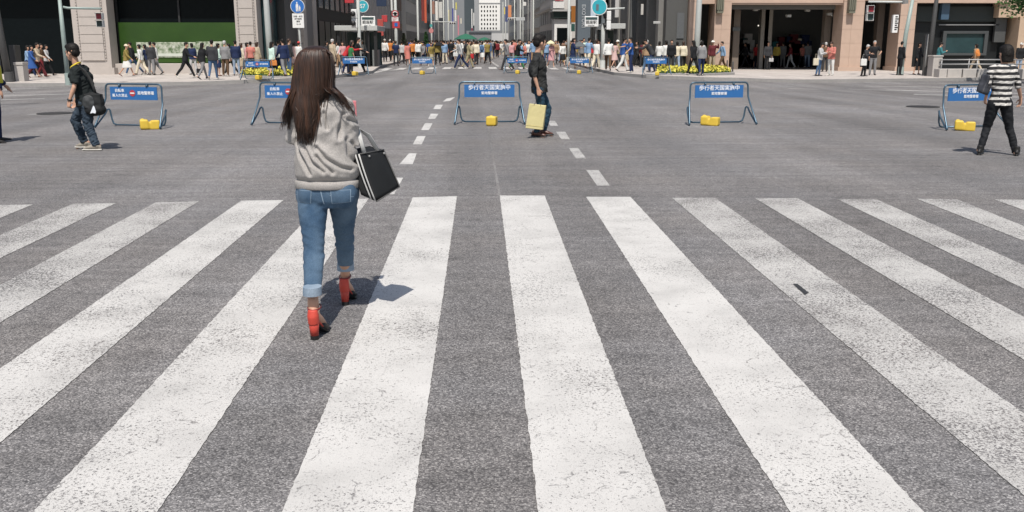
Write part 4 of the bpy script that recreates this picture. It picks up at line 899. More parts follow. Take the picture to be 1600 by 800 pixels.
def make_bottom(J, sex, kind, vs, fn=None):
    mb = MB(); s = J['s']; up = J['up']; k = 1.0
    g = {'trousers': 1.12, 'jeans': 1.0, 'shorts': 1.15, 'skirt': 1, 'baggy': 1.22, 'wide': 1.4}[kind]
    mb.tube([J['pel'] - V((0,0,.11*s)), J['pel'] - V((0,0,.03*s)), J['pel'] + up*.08*s], [(.13*s,.115*s), (.172*s,.125*s), (.152*s,.11*s)], 18, hint=J['xa'], round=False)
    if kind == 'skirt':
        kl = abs(J['knL'].y - J['knR'].y); c = (J['knL'] + J['knR'])/2
        mb.tube([c + V((0,0,-.02*s)), (c + J['pel'])/2, J['pel']], [(.20*s,.15*s+kl*.45), (.19*s,.14*s+kl*.25), (.16*s,.12*s)], 18, hint=J['xa'])
    else:
        for sd in 'LR':
            h, kn, an = J['hip'+sd], J['kn'+sd], J['an'+sd]
            if kind == 'shorts': mb.tube([h + V((0,0,.04*s)), h, h.lerp(kn,.5), kn], [.08*s,.094*s,.09*s,.08*s], 14)
            else:
                e = an - V((0,0,.02*s)); mb.tube([h + V((0,0,.04*s)), h, h.lerp(kn,.5), kn, kn.lerp(an,.35) + V((0,-.008*s,0)), e], [.08*s,.094*s,.081*s*(g*.5+.5),.062*s*g,.058*s*g,.047*s*g], 14)
    return vox(mb, 'bottom', vs, 3, fn)
def make_hair(J, kind, vs):
    mb = MB(); s = J['s'] * J.get('hs', 1); r = J['hrot']; c = J['head']
    def P(p): return c + r @ (V(p)*s)
    def E(p, q, n=18): mb.ell(P(p), [x*s for x in q], r, n)
    if kind == 'cap':
        E((0,-.012,.055), (.086,.105,.085)); mb.tube([P((0,.04,.05)), P((0,.16,.035))], [(.075*s,.012*s), (.05*s,.008*s)], 12, hint=r @ V((1,0,0)))
    elif kind == 'hat':
        E((0,-.012,.06), (.09,.105,.085)); mb.tube([P((0,-.01,.035)), P((0,-.01,.045))], [(.15*s,.165*s), (.14*s,.155*s)], 20)
    else:
        if kind == 'short': E((0,-.018,.052), (.079,.094,.079)); E((0,-.05,.0), (.068,.058,.07)); E((0,.025,.085), (.062,.066,.042)); [E((q*.066,-.002,.02), (.015,.04,.045)) for q in (-1, 1)]
        else: E((0,-.024,.036), (.081,.096,.095)); E((0,.02,.075), (.066,.075,.05))
        if kind in ('bob', 'long', 'pony'):
            E((0,-.035,.0), (.086,.085,.10))
        if kind == 'bob': mb.tube([P((0,-.04,-.01)), P((0,-.04,-.12))], [(.088*s,.07*s), (.075*s,.055*s)], 16)
        if kind == 'long': mb.tube([P((0,-.04,.0)), P((0,-.07,-.16)), P((0,-.10,-.36))], [(.088*s,.07*s), (.10*s,.05*s), (.07*s,.03*s)], 16, hint=r @ V((1,0,0)))
        if kind == 'pony': mb.tube([P((0,-.10,.03)), P((0,-.16,-.04)), P((0,-.15,-.2))], [.03*s,.035*s,.015*s], 10)
        if kind == 'bun': E((0,-.10,.06), (.04,.04,.04))
    return vox(mb, 'hair', vs, 2, (lambda c_, n_: .002*NZ.noise(c_*60) + .005*NZ.noise(V((c_.x*110, c_.y*110, c_.z*22)))) if vs < .01 else None)
POSES = dict(
    stand=dict(), stand2=dict(legL=(4,6,5), legR=(-4,4,5), armL=(6,30,10,10), armR=(0,14,10,0), lean=2),
    walk=dict(legL=(24,6,2), legR=(-17,22,2), armL=(-20,14,8,0), armR=(22,24,8,0), lean=5), walk2=dict(legL=(-12,24,2), legR=(16,5,2), armL=(14,22,8,0), armR=(-14,12,8,0), lean=4),
    stride=dict(legL=(30,8,3), legR=(-25,16,3), armL=(-24,20,10,0), armR=(26,40,10,0), lean=8), phone=dict(armL=(12,95,8,25), armR=(14,100,8,25), nod=25, lean=4, legR=(-4,6,4)),
    carry=dict(legL=(10,5,3), legR=(-10,18,3), armL=(4,80,14,20), armR=(-6,12,8,0), lean=3), akimbo=dict(armL=(-10,70,40,60), armR=(3,12,8,0)), armup=dict(armL=(70,95,25,20), armR=(3,20,8,0), lean=0),
    bend=dict(lean=32, legL=(16,20,4), legR=(-4,14,4), armL=(40,40,8,10), armR=(38,50,8,10), nod=15), look=dict(armR=(10,70,10,30), yaw=40), reach=dict(armL=(30,20,30,0), armR=(60,20,40,0), legL=(8,8,6), legR=(-8,8,6)),
    hold=dict(armR=(25,75,10,0), legL=(14,6,2), legR=(-12,20,2), lean=3))
_pc = {}
def cached(fn, key, *a):
    if key not in _pc: _pc[key] = fn(*a)
    return _pc[key]
VS = .021
def slotted(o, m):                     # own colour on a shared mesh
    o.material_slots[0].link = 'OBJECT'; o.material_slots[0].material = m
_lab = set()
def figure(p, rz, pose, sex, top, tcol, bot, bcol, hair, hcol, H, label, group=None):
    assert label not in _lab or group, label
    _lab.add(label); H0_ = 1.7 if sex == 'm' else 1.6; J = _pc.setdefault(('J', pose, sex), None) or fk(H0_, POSES[pose], sex); _pc[('J', pose, sex)] = J
    sc_ = H / H0_; b = cached(make_body, ('b', pose, sex), J, sex, VS)
    if len(b.materials) == 0:
        b.materials.append(SKIN); b.materials.append(SHOE)
        for f in b.polygons:
            c = f.center
            for sd in 'LR':
                a, t, h = J['an'+sd], J['toe'+sd], J['heel'+sd]
                d = (t - h).normalized(); q = (c - h).dot(d)
                if (c - (h + d*max(0, min((t-h).length, q)))).length < .075 and c.z < a.z - .005: f.material_index = 1
    o = bpy.data.objects.new('person', b); COL.objects.link(o); o.location = p; o.rotation_euler = (0,0,rz); o.scale = (sc_,)*3
    o.material_slots[1].link = 'OBJECT'; o.material_slots[1].material = random.choice([SHOE, SHOE, SHOE, SHOEW, SHOEB])
    tag(o, label, 'person', group or 'pedestrians round the crossing')
    for nm, key, mk, args, m_ in (('top', ('t', pose, sex, top), make_top, (J, sex, top, VS), cloth(tcol)), ('hair' if hair not in ('cap', 'hat') else 'hat', ('h', pose, sex, hair), make_hair, (J, hair, VS*.8), HAT[hcol])):
        me = cached(mk, key, *args)
        if len(me.materials) == 0: me.materials.append(m_)
        q = link(nm, me, None, o); slotted(q, m_)
    if hair in ('cap', 'hat'):
        me = cached(make_hair, ('h', pose, sex, 'short'), J, 'short', VS*.8)
        if len(me.materials) == 0: me.materials.append(HAIRK)
        q = link('hair', me, None, o); slotted(q, HAIRK)
    if bot:
        me = cached(make_bottom, ('o', pose, sex, bot), J, sex, bot, VS)
        if len(me.materials) == 0: me.materials.append(cloth(bcol))
        q = link('skirt' if bot == 'skirt' else 'shorts' if bot == 'shorts' else 'trousers', me, None, o); slotted(q, cloth(bcol))
    return o
DIR = dict(A=0, R=-90, L=90, T=180, AR=-40, AL=40, TR=-140, TL=140)
# px, foot py, pose, facing, sex, top, colour, bottom, colour, hair, hair colour, height, on pavement?, label
PEOPLE = [
 (46,120.5,'walk','R','f','shirt','light_blue','trousers','navy','bob','black',1.55,1,'woman in light blue top half hidden behind the blue coat, far left pavement'),
 (51.5,122,'walk','R','f','dress','blue',None,'','bob','black',1.55,1,'woman in bright blue knee length dress walking on the far left pavement'),
 (60,121.5,'stride','R','m','jacket','beige','trousers','maroon','short','black',1.68,1,'man in beige jacket and maroon trousers striding on the far left pavement'),
 (67,120,'walk2','R','f','shirt','brown','trousers','dark_red','bob','black',1.58,1,'woman in brown top between the beige and pale jackets, far left pavement'),
 (74.5,119,'walk','R','f','jacket','pale_grey','trousers','black','bob','black',1.6,1,'woman in pale grey jacket and black trousers leading the far left group'),
 (199.5,119.5,'walk','R','f','jacket','olive','skirt','white','hat','cream',1.55,1,'woman in olive yellow jacket and cream hat below the green display'),
 (210,117.5,'stride','L','m','jacket','black','jeans','denim','short','black',1.68,1,'man in black jacket and blue jeans striding by the olive jacket, green display'),
 (222.5,117.5,'walk','L','f','shirt','white','wide','cream','bob','black',1.58,1,'woman in white top and cream trousers below the green display'),
 (231,117,'walk2','L','f','shirt','navy','skirt','charcoal','bob','black',1.56,1,'woman in navy top and charcoal skirt in the group below the green display'),
 (238,117.5,'stand2','A','m','jacket','charcoal','trousers','grey','short','black',1.66,1,'man in charcoal jacket behind the white shirts, green display group'),
 (246,116.5,'walk2','L','m','shirt','white','trousers','grey','short','black',1.66,1,'man in white shirt and grey trousers at the right of the green display group'),
 (291.5,122.5,'stride','R','m','jacket','black','trousers','black','short','black',1.68,1,'man all in black striding alone below the green display'),
 (303,117,'stand2','AL','f','jacket','navy','trousers','pale_grey','bob','black',1.58,1,'woman in navy jacket and pale grey trousers behind the striding man in black'),
 (318,124.5,'walk','AR','f','jacket','black','jeans','grey','long','black',1.6,1,'long haired woman in black top and grey jeans on the left kerb'),
 (334,125,'walk2','A','m','jacket','charcoal','jeans','denim','short','black',1.7,1,'man in charcoal jacket and dark jeans on the left kerb beside the grey jeans'),
 (342.5,119,'stand','AR','f','shirt','mint','skirt','navy','bob','black',1.56,1,'woman in pale mint top behind the man in charcoal on the left kerb'),
 (353.5,119.5,'stand2','A','m','jacket','grey','trousers','brown','short','grey',1.66,1,'man in grey jacket and brown trousers with grey hair on the left corner'),
 (361.5,117,'walk','L','f','shirt','pale_grey','trousers','black','bob','black',1.58,1,'woman in pale grey shirt and black trousers behind the grey jacketed man'),
 (370.5,118,'stand','A','m','jacket','navy','jeans','pale_denim','short','black',1.68,1,'man in navy jacket and pale jeans at the left end of the flower bed'),
 (378.5,115,'stand2','AR','f','shirt','cream','skirt','beige','bob','brown',1.55,1,'woman in cream top and beige skirt by the second stone pillar'),
 (387,115,'walk2','R','f','shirt','pink','jeans','pale_denim','bob','black',1.57,1,'woman in pink shirt and pale jeans by the second stone pillar'),
 (393.5,113,'stand','A','m','tee','coral','trousers','charcoal','short','black',1.64,1,'man in coral t shirt behind the pink shirt, second stone pillar'),
 (403,113,'stand','AR','f','coat','beige','trousers','brown','bob','brown',1.6,1,'woman in long beige coat in front of the second stone pillar'),
 (426,121.5,'carry','AR','f','shirt','mint','skirt','black','long','black',1.58,1,'woman in mint blouse and black skirt carrying an orange bag by the flower bed'),
 (437,115,'stand2','A','m','shirt','white','trousers','navy','short','black',1.66,1,'man in white shirt and navy trousers behind the left flower bed'),
 (445,121,'walk2','AL','m','jacket','navy','trousers','grey','short','black',1.7,1,'man in navy blazer and grey trousers in front of the left flower bed'),
 (453,115,'stand','AR','m','jacket','charcoal','jeans','denim','short','brown',1.66,1,'man in charcoal jacket behind the navy blazer, left flower bed'),
 (461,113,'stand2','A','f','dress','floral',None,'','bob','black',1.56,1,'woman in pale flowered dress behind the left flower bed'),
 (468,113,'look','AR','f','shirt','white','skirt','navy','cap','red',1.57,1,'woman with red cap left of the long haired woman in the foreground'),
 (520.5,113,'stand2','AR','m','coat','beige','trousers','brown','short','grey',1.66,1,'man in long beige coat right of the foreground woman\'s head'),
 (510,106,'walk','R','f','jacket','charcoal','jeans','denim','bob','black',1.58,1,'woman in charcoal jacket partly behind the foreground woman\'s hair'),
 (530,106,'walk2','L','f','shirt','white','trousers','tan','bob','black',1.57,1,'woman in white shirt and tan trousers under the left subway canopy'),
 (537,107,'walk','T','f','shirt','pink','skirt','charcoal','bob','brown',1.56,1,'woman in pink blouse under the left subway canopy'),
 (541,115.5,'bend','R','f','jacket','red','trousers','navy','bob','brown',1.62,1,'woman in red jacket bending forward behind the distant left barrier'),
 (549,115.5,'stand','AR','f','tee','green','trousers','black','bob','black',1.45,1,'child in green vest beside the woman in red'),
 (558.5,114.5,'stride','R','m','coat','black','trousers','black','short','black',1.7,1,'man in long black coat striding past the left signal pole'),
 (567,103,'walk','T','m','shirt','white','trousers','grey','hat','white',1.66,1,'man in white shirt and white sun hat under the left subway canopy'),
 (576,101,'walk2','T','f','jacket','grey','trousers','black','bob','black',1.58,1,'woman in grey jacket between the posts of the left subway canopy'),
 (585,100,'stand','A','m','jacket','black','trousers','charcoal','short','black',1.68,1,'man in black jacket at the right post of the left subway canopy'),
 (594,96.5,'walk','T','f','shirt','mint','trousers','olive','hat','white',1.58,1,'woman in mint shirt and white hat below the tall red board'),
 (602,97,'walk2','T','m','shirt','white','trousers','black','cap','white',1.66,1,'man in white shirt and cap left of the orange shirt, left pavement'),
 (610.5,96.5,'walk','T','m','shirt','orange','trousers','black','cap','white',1.68,1,'man in orange yellow shirt and white cap left of the sign post'),
 (615.5,95,'walk2','T','f','tee','teal','skirt','black','bob','black',1.57,1,'woman in teal t shirt right behind the orange shirt'),
 (628,100,'walk2','A','m','shirt','pale_grey','trousers','charcoal','short','black',1.68,0,'man in pale grey shirt walking right of the white sign post'),
 (637.5,103,'walk','A','f','dress','coral',None,'','bob','brown',1.58,0,'woman in coral dress walking in the left lanes'),
 (644.5,99,'walk2','A','m','shirt','orange','trousers','black','short','black',1.68,0,'man in burnt orange shirt beside the coral dress'),
 (654.5,99,'walk','A','m','shirt','white','trousers','black','short','black',1.72,0,'man in white shirt with a dark backpack strap behind the left lane barrier'),
 (663,97,'walk2','A','f','jacket','charcoal','trousers','black','bob','black',1.6,0,'woman in charcoal jacket right of the white shirted man, left lanes'),
 (671.5,97,'walk','A','m','tee','blue','shorts','tan','short','black',1.7,0,'man in blue t shirt and tan shorts in the left lanes'),
 (684,102,'carry','A','m','jacket','olive','trousers','black','short','black',1.68,0,'man in dark olive jacket under the black umbrella, left lanes'),
 (692.5,98,'walk2','TR','f','shirt','yellow','skirt','khaki','bob','black',1.56,0,'woman in yellow top right of the black umbrella'),
 (699,97,'walk','TR','f','shirt','coral','wide','beige','bob','brown',1.58,0,'woman in coral top and wide beige trousers right of the yellow top'),
 (705,98,'walk2','A','m','jacket','black','trousers','black','short','black',1.7,0,'man in black jacket and black trousers left of the big stride'),
 (720,109,'stride','L','m','shirt','pale_grey','trousers','navy','short','black',1.74,0,'man in pale grey shirt taking a big stride to the left, street middle'),
 (732,107,'walk','R','m','jacket','khaki','trousers','khaki','short','black',1.68,0,'man in khaki suit walking right, street middle'),
 (744,102,'walk2','A','f','jacket','cream','trousers','charcoal','bob','brown',1.62,0,'woman in cream jacket and charcoal trousers, street middle'),
 (754,98.5,'walk','A','f','jacket','light_blue','skirt','white','bob','black',1.6,0,'woman in light blue jacket and white skirt, street middle'),
 (763,98.5,'walk2','A','m','jacket','denim','trousers','charcoal','short','brown',1.68,0,'man in denim jacket and charcoal trousers, street middle'),
 (770,92,'walk','A','m','jacket','black','trousers','navy','short','black',1.7,0,'man in black jacket walking away right of the denim jacket'),
 (777,91.5,'walk2','A','f','jacket','dark_red','trousers','black','bob','black',1.6,0,'woman in dark red jacket walking away near the lane line'),
 (784,87,'walk','T','f','shirt','white','trousers','cream','bob','black',1.58,0,'woman all in white and cream coming nearer beside the lane line'),
 (792,110.5,'walk','L','m','shirt','grey','trousers','charcoal','short','black',1.74,0,'man in grey shirt walking left behind the far barrier with the red disc'),
 (808.5,109,'stride','R','m','jacket','black','trousers','green','short','black',1.74,0,'man in black jacket and dark green trousers behind the far barrier with the red disc'),
 (818,102,'walk2','T','f','shirt','coral','skirt','black','bob','brown',1.57,0,'woman in coral top left of the man with the yellow bag'),
 (800,99,'walk','A','f','jacket','pink','trousers','grey','bob','black',1.58,0,'woman in pink jacket beyond the man in grey shirt'),
 (826,100,'walk','T','m','shirt','white','trousers','navy','short','black',1.68,0,'man in white shirt just left of the man with the yellow bag'),
 (861,106.5,'hold','TR','f','dress','pink',None,'','bun','black',1.6,0,'woman in pink kimono like dress under the cream parasol'),
 (868,101,'walk2','T','m','jacket','tan','trousers','grey','short','black',1.66,0,'man in tan jacket behind the pink dress'),
 (879,104,'walk','T','f','shirt','white','skirt','black','bob','brown',1.62,0,'woman in billowing white blouse and black skirt, right lanes'),
 (894.5,108,'hold','R','f','jacket','navy','skirt','navy','bob','black',1.62,1,'woman in navy jacket and skirt under the grey parasol'),
 (909,104,'walk2','T','f','shirt','grey','trousers','charcoal','bob','black',1.58,1,'woman in grey top below the edge of the grey parasol'),
 (919,107.5,'walk','AR','m','shirt','light_blue','trousers','cream','short','black',1.68,1,'man in light blue shirt and cream trousers on the right corner'),
 (924.5,104,'stand','A','f','tee','red','trousers','tan','bob','black',1.58,1,'woman in red t shirt between two pale shirts on the right corner'),
 (931,108,'walk2','AR','f','shirt','white','wide','cream','bob','brown',1.6,1,'woman in white top and wide cream trousers left of the white signal pole'),
 (937,105,'stand2','A','m','jacket','maroon','trousers','black','short','black',1.68,1,'man in maroon jacket just left of the white signal pole'),
 (950,110.5,'stride','A','m','shirt','white','trousers','brown','short','black',1.7,1,'man in white shirt and brown trousers right of the white signal pole'),
 (959.5,106,'walk','AR','f','dress','floral',None,'','bob','black',1.58,1,'woman in pale floral dress right of the brown trousers'),
 (965.5,104,'walk2','L','m','jacket','khaki','trousers','charcoal','hat','white',1.66,1,'man in khaki jacket and white hat under the right subway canopy'),
 (973,112.5,'walk','R','m','shirt','blue','trousers','white','short','black',1.7,1,'man in blue shirt and white trousers on the right kerb'),
 (985,114,'reach','L','m','tee','blue','trousers','navy','short','black',1.7,1,'man in royal blue t shirt with arms spread on the right kerb'),
 (979,104,'stand2','T','f','shirt','olive','skirt','beige','bob','brown',1.57,1,'woman in olive top behind the royal blue t shirt'),
 (996,104,'walk','L','f','jacket','charcoal','trousers','black','bob','black',1.58,1,'woman in charcoal jacket in front of the granite columns'),
 (1004,105,'stand2','A','f','shirt','maroon','trousers','charcoal','bob','black',1.6,1,'woman in maroon top in front of the granite columns'),
 (1010,104,'stand','A','m','jacket','tan','jeans','denim','short','grey',1.66,1,'man in tan jacket with grey hair by the granite columns'),
 (1018,113.5,'bend','L','m','jacket','charcoal','trousers','navy','short','black',1.72,1,'man in charcoal jacket leaning over the barrier at the right flower bed'),
 (1029,104,'stand2','AR','f','shirt','white','trousers','navy','bob','black',1.6,1,'woman in white top with a bag strap behind the right flower bed'),
 (1040,103,'stand','A','f','shirt','white','skirt','navy','bob','black',1.6,1,'woman in white top and navy skirt behind the right flower bed'),
 (1057,104,'walk','A','f','shirt','cream','jeans','pale_denim','bob','black',1.6,1,'woman in cream top and pale jeans behind the right flower bed'),
 (1066.5,104,'walk2','A','f','jacket','cream','trousers','black','bob','brown',1.62,1,'woman in cream jacket and black trousers behind the right flower bed'),
 (1048,101,'stand','T','m','jacket','black','trousers','charcoal','short','black',1.68,1,'man in black jacket in shade between the granite columns'),
 (1083,118,'walk','AL','f','jacket','black','trousers','black','long','black',1.62,1,'long haired woman all in black stepping over the right flower bed'),
 (1095,118.5,'walk2','A','f','jacket','grey','trousers','navy','bob','black',1.62,1,'woman in grey jacket and navy trousers beside the woman all in black'),
 (1094,105,'stand2','T','m','jacket','pale_grey','trousers','grey','short','grey',1.68,1,'man in pale grey jacket behind the pair at the right flower bed'),
 (1112,105.5,'armup','T','m','jacket','maroon','trousers','beige','hat','white',1.68,1,'man in maroon cardigan and white hat raising a hand by the pink pillar'),
 (1128,105,'walk','L','m','shirt','light_blue','trousers','brown','short','black',1.68,1,'man in light blue shirt walking past the pink pillar'),
 (1147.5,102.5,'stand2','T','m','jacket','grey','trousers','black','short','black',1.66,1,'man in grey jacket in the shade of the left store opening'),
 (1164,104,'walk','L','m','jacket','charcoal','trousers','charcoal','short','black',1.66,1,'man in charcoal clothes with a white bag at the store opening'),
 (1180,101,'stand','T','f','tee','red','skirt','black','bob','black',1.6,1,'woman in red top in the dark store opening'),
 (1188,101,'stand2','A','f','shirt','grey','trousers','charcoal','bob','black',1.58,1,'woman in grey top inside the dark store opening'),
 (1198,109,'stand','T','m','jacket','charcoal','trousers','black','short','black',1.7,1,'man in dark suit standing alone on the right pavement'),
 (1212,101,'stand2','T','f','jacket','yellow','trousers','black','bob','black',1.6,1,'woman in yellow jacket in the dark store opening'),
 (1222,101,'stand','A','m','jacket','grey','trousers','grey','short','black',1.68,1,'man in grey coat right of the yellow jacket in the store opening'),
 (1234,100.5,'walk2','L','f','shirt','dark_red','trousers','pale_grey','bob','black',1.6,1,'woman in dark red top and pale trousers in the store opening'),
 (1252,100.5,'walk','T','f','tee','coral','trousers','black','bob','black',1.6,1,'woman in coral t shirt deep in the right part of the store opening'),
 (1260,102,'stand2','A','m','jacket','grey','jeans','pale_denim','short','black',1.68,1,'man in grey jacket and pale jeans at the right end of the store opening'),
 (1279,119,'phone','TR','f','jacket','pale_grey','jeans','denim','bob','black',1.58,1,'woman in pale grey top looking down at her hands, right pavement'),
 (1288,112,'stand','A','f','jacket','brown','trousers','charcoal','short','grey',1.62,1,'person with grey hair behind the salmon jacket, right pavement'),
 (1297,118.5,'phone','TL','m','jacket','coral','trousers','white','short','brown',1.68,1,'man in salmon jacket and white trousers looking down, right pavement'),
 (1350,119.5,'phone','TR','f','jacket','charcoal','trousers','black','short','grey',1.55,1,'short white haired person in black beside the third pillar'),
 (1362.5,117.5,'akimbo','T','m','tee','black','trousers','grey','short','grey',1.72,1,'grey haired man in black t shirt with hand on hip by the third pillar'),
 (1404.5,117.5,'stand','R','m','jacket','black','trousers','black','short','black',1.7,1,'man in black leaning by the pale green signal pole on the right'),
 (1432,117,'stand2','TR','f','jacket','black','skirt','black','bob','black',1.66,1,'woman in black jacket and skirt left of the dark lamp post, right'),
 (1464,114,'phone','R','m','jacket','teal','trousers','charcoal','short','black',1.68,1,'man in dark teal jacket behind the stone pier'),
 (1523,113.5,'walk','AL','f','jacket','tan','trousers','beige','bob','black',1.62,1,'woman in tan coat carrying an orange backpack behind the stone blocks'),
 (1590,116,'stand','T','m','jacket','black','jeans','pale_denim','cap','white',1.66,1,'man in black top and white cap by the tan wall at right'),
]
for (px, py, pose, fc, sex, tp_, tc, bt, bc, hr, hc, H, pav, lab) in PEOPLE:
    if px < 455: py = max(py, 116.3 + random.random()*.5)
    elif 1010 <= px < 1140: py = max(py, 109.6 + random.random()*.8)
    elif 1140 <= px < 1268 and py < 104.9: py = 105.3 + random.random()*1.6
    p = G(px, py, .15 if pav else 0)
    figure(p, R(DIR[fc] + random.uniform(-12, 12)), pose, sex, tp_, tc, bt, bc, hr, hc, H * random.uniform(.98, 1.03), lab)
# the thronged street beyond: everyone countable is a figure of his own
rnd = random.Random(23); spots = []; tops = ['black','charcoal','grey','pale_grey','white','cream','beige','navy','blue','light_blue','pink','coral','khaki','maroon','mint','olive','yellow','brown']
combos = [(a, b) for a in tops for b in ('black','navy','grey','cream','denim','brown','white','tan','red','olive','charcoal','khaki','pale_denim','maroon')]; combos = [q for q in combos if q[0] not in ('pink','coral','yellow','mint','blue','maroon') or rnd.random() < .55]; combos = [q for q in combos if q[1] not in ('white','red','tan') or rnd.random() < .5]; rnd.shuffle(combos); ci = 0; tries = 0
CW = dict(pale_denim='faded', pale_grey='pale grey', light_blue='light blue')
while len(spots) < min(165, len(combos)) and tries < 20000:
    tries += 1; y = 63 + 72 * rnd.random()**1.15; px = rnd.uniform(610, 1010) if y < 95 else rnd.uniform(640, 905)
    x = X_(px, y); lim = 9.2 if y > 90 else 10.0
    if abs(x) > lim: continue
    if 768 < px < 790 and y < 90: continue
    if any((x-a)**2 + (y-b)**2 < .45 for a, b in spots): continue
    spots.append((x, y)); a, b = combos[ci]; ci += 1
    sex = rnd.choice('mf'); pose = rnd.choice(['walk', 'walk2', 'stand2', 'walk', 'phone', 'carry']); away = rnd.random() < .55
    top = rnd.choice(['jacket', 'shirt', 'tee']); hair = 'short' if sex == 'm' else rnd.choice(['bob', 'long', 'bob']); z = gz(x, y) + (.15 if abs(x) > 6.7 else 0) - (.0 if y < 90 else .05 - max(-.05, gz(x,y)) if False else 0)
    if y > 90 and abs(x) <= 6.7: z = -.05
    word = {'jacket': 'jacket', 'shirt': 'shirt', 'tee': 'tee'}[top]
    zone = 'far left' if px < 690 else 'left' if px < 752 else 'right' if px < 815 else 'far right'
    dep = 'past the far crosswalk' if y < 85 else 'well down the street' if y < 120 else 'far down the street'
    bt = rnd.choice(['trousers', 'jeans']) if sex == 'm' or rnd.random() < .5 else 'skirt'
    figure((x, y, z), R((0 if away else 180) + rnd.gauss(0, 32)), pose, sex, top, a, bt, b, hair, rnd.choice(['black', 'black', 'brown']), (1.69 if sex == 'm' else 1.58) * rnd.uniform(.96, 1.04),
           '%s in %s %s and %s %s, %s, %s, %s' % ('man' if sex == 'm' else 'woman', CW.get(a, a), word, CW.get(b, b), bt, 'walking away' if away else 'facing us', dep, zone), 'crowd filling the street beyond the crossing')
# the packed mass at the far end of the street, heads and shoulders only to be made out as one
mb_ = bmesh.new(); cm = []; keys = [k for k in _pc if k[0] == 't' and k[3] in ('jacket', 'shirt', 'tee') and k[1] in ('walk', 'walk2', 'stand2')]
for i in range(150):
    y = 136 + 150*rnd.random(); x = rnd.uniform(-7.5, 7.5)
    k = rnd.choice(keys); m_ = cloth(rnd.choice(['black','charcoal','grey','pale_grey','white','navy','beige','denim','cream','maroon'])); sc_ = rnd.uniform(.94, 1.06); T_ = M.Translation((x, y, -.05)) @ M.Rotation(rnd.uniform(0, 6.28), 4, 'Z') @ M.Scale(sc_, 4)
    for me, mm_ in ((_pc[k], m_), (_pc[('b', k[1], k[2])], SKIN), (next((_pc[q] for q in _pc if q[0] == 'h' and q[1:3] == k[1:3] and q[3] in ('short', 'bob')), None), HAIRK), (next((_pc[q] for q in _pc if q[0] == 'o' and q[1:3] == k[1:3]), None), cloth(rnd.choice(['black','navy','grey','denim'])))):
        if me is None: continue
        if mm_ not in cm: cm.append(mm_)
        n0 = len(mb_.verts); f0 = len(mb_.faces); mb_.from_mesh(me); mb_.verts.ensure_lookup_table(); mb_.faces.ensure_lookup_table()
        for v in mb_.verts[n0:]: v.co = T_ @ v.co
        for f in mb_.faces[f0:]: f.material_index = cm.index(mm_)
me = bpy.data.meshes.new('distant_crowd'); mb_.to_mesh(me); mb_.free(); me.shade_smooth()
tag(link('distant_crowd', me, cm), 'packed distant crowd filling the far end of the street', 'crowd', None, 'stuff')
# things people carry or hold up
def held(name, mk, matl, p, rz, label, cat='bag'):
    k = ('held', name, mk)
    if k not in _pc:
        b = MB()
        if mk == 'hand': b.box(-.14, .14, -.05, .05, 0, .22); b.tube([(-.08,0,.22), (-.07,0,.34), (.07,0,.34), (.08,0,.22)], .012, 8)
        elif mk == 'tote': b.box(-.16, .16, -.05, .05, 0, .34); b.tube([(-.08,0,.33), (-.05,0,.56), (.05,0,.56), (.08,0,.33)], .012, 8)
        else: b.ell((0,0,.22), (.15,.1,.22)); b.box(-.1, .1, -.13, -.02, .05, .22)
        _pc[k] = vox(b, name, .014, 3)
    o = link(name, _pc[k], None); 
    if len(o.data.materials) == 0: o.data.materials.append(matl)
    slotted(o, matl); o.location = p; o.rotation_euler = (0, 0, rz); return tag(o, label, cat)
def by(px, py, z, dx=0, pav=1):
    p = G(px, py, .15 if pav else 0); return V((p.x + dx, p.y - .12, p.z + z))
for nm, mk, c, p, rz, lab in (('handbag', 'hand', 'orange', by(430, 121.5, .55), .1, 'orange handbag held by the woman in mint blouse'), ('tote_bag', 'tote', 'cream', by(1272, 119, .55), .5, 'cream tote bag on the shoulder of the woman looking down'),
    ('backpack', 'pack', 'orange', by(1522, 113.5, .9, 0), .3, 'orange backpack worn by the woman in tan coat'), ('handbag', 'hand', 'white', by(1170, 104, .5), 0, 'white bag carried past the store opening'), ('handbag', 'hand', 'pale_grey', by(1203, 109, .5), 0, 'pale grey bag hanging beside the man in dark suit'),
    ('handbag', 'hand', 'pink', by(1163, 104, .6, -.1), .2, 'small pink bag at the store opening'), ('backpack', 'pack', 'black', by(727, 107, .95, 0, 0), 1.4, 'black backpack on the back of the man in khaki suit'), ('backpack', 'pack', 'denim', by(753, 98.5, .9, 0, 0), 0, 'blue backpack on the light blue jacket'),
    ('handbag', 'hand', 'brown', by(404, 113, .5, .35), 0, 'brown bag beside the long beige coat'), ('handbag', 'hand', 'black', by(310, 117, .1, .1), 0, 'black bag standing on the left kerb'), ('handbag', 'hand', 'orange', by(1133, 105, .65), .2, 'orange bag held against the light blue shirt by the pink pillar'),
    ('handbag', 'hand', 'white', by(712, 108, .75, 0, 0), .4, 'white bag swinging from the striding man in the street middle'), ('tote_bag', 'tote', 'white', by(1352-6, 119.5, .55), .2, 'white bag held by the short white haired person')):
    held(nm, mk, cloth(c), p, rz, lab)
p_ = G(684, 102); parasol(685.5, 70.5, 65, 17, p_.y + .1, cloth('black'), 'black umbrella held up in the left lanes', 'parasol', foot=p_.z)
p_ = G(860, 106.5); parasol(860.5, 67.5, 63, 13.5, p_.y - .1, mat('parasol_cream', (.62,.57,.36), .8), 'cream parasol behind the face of the man with the yellow bag', 'parasol', foot=p_.z)
p_ = G(900, 108, .15); parasol(905, 72.5, 64.5, 22, p_.y, mat('parasol_grey', (.09,.1,.105), .8), 'grey parasol with pale hem on the right corner', 'parasol', foot=p_.z)
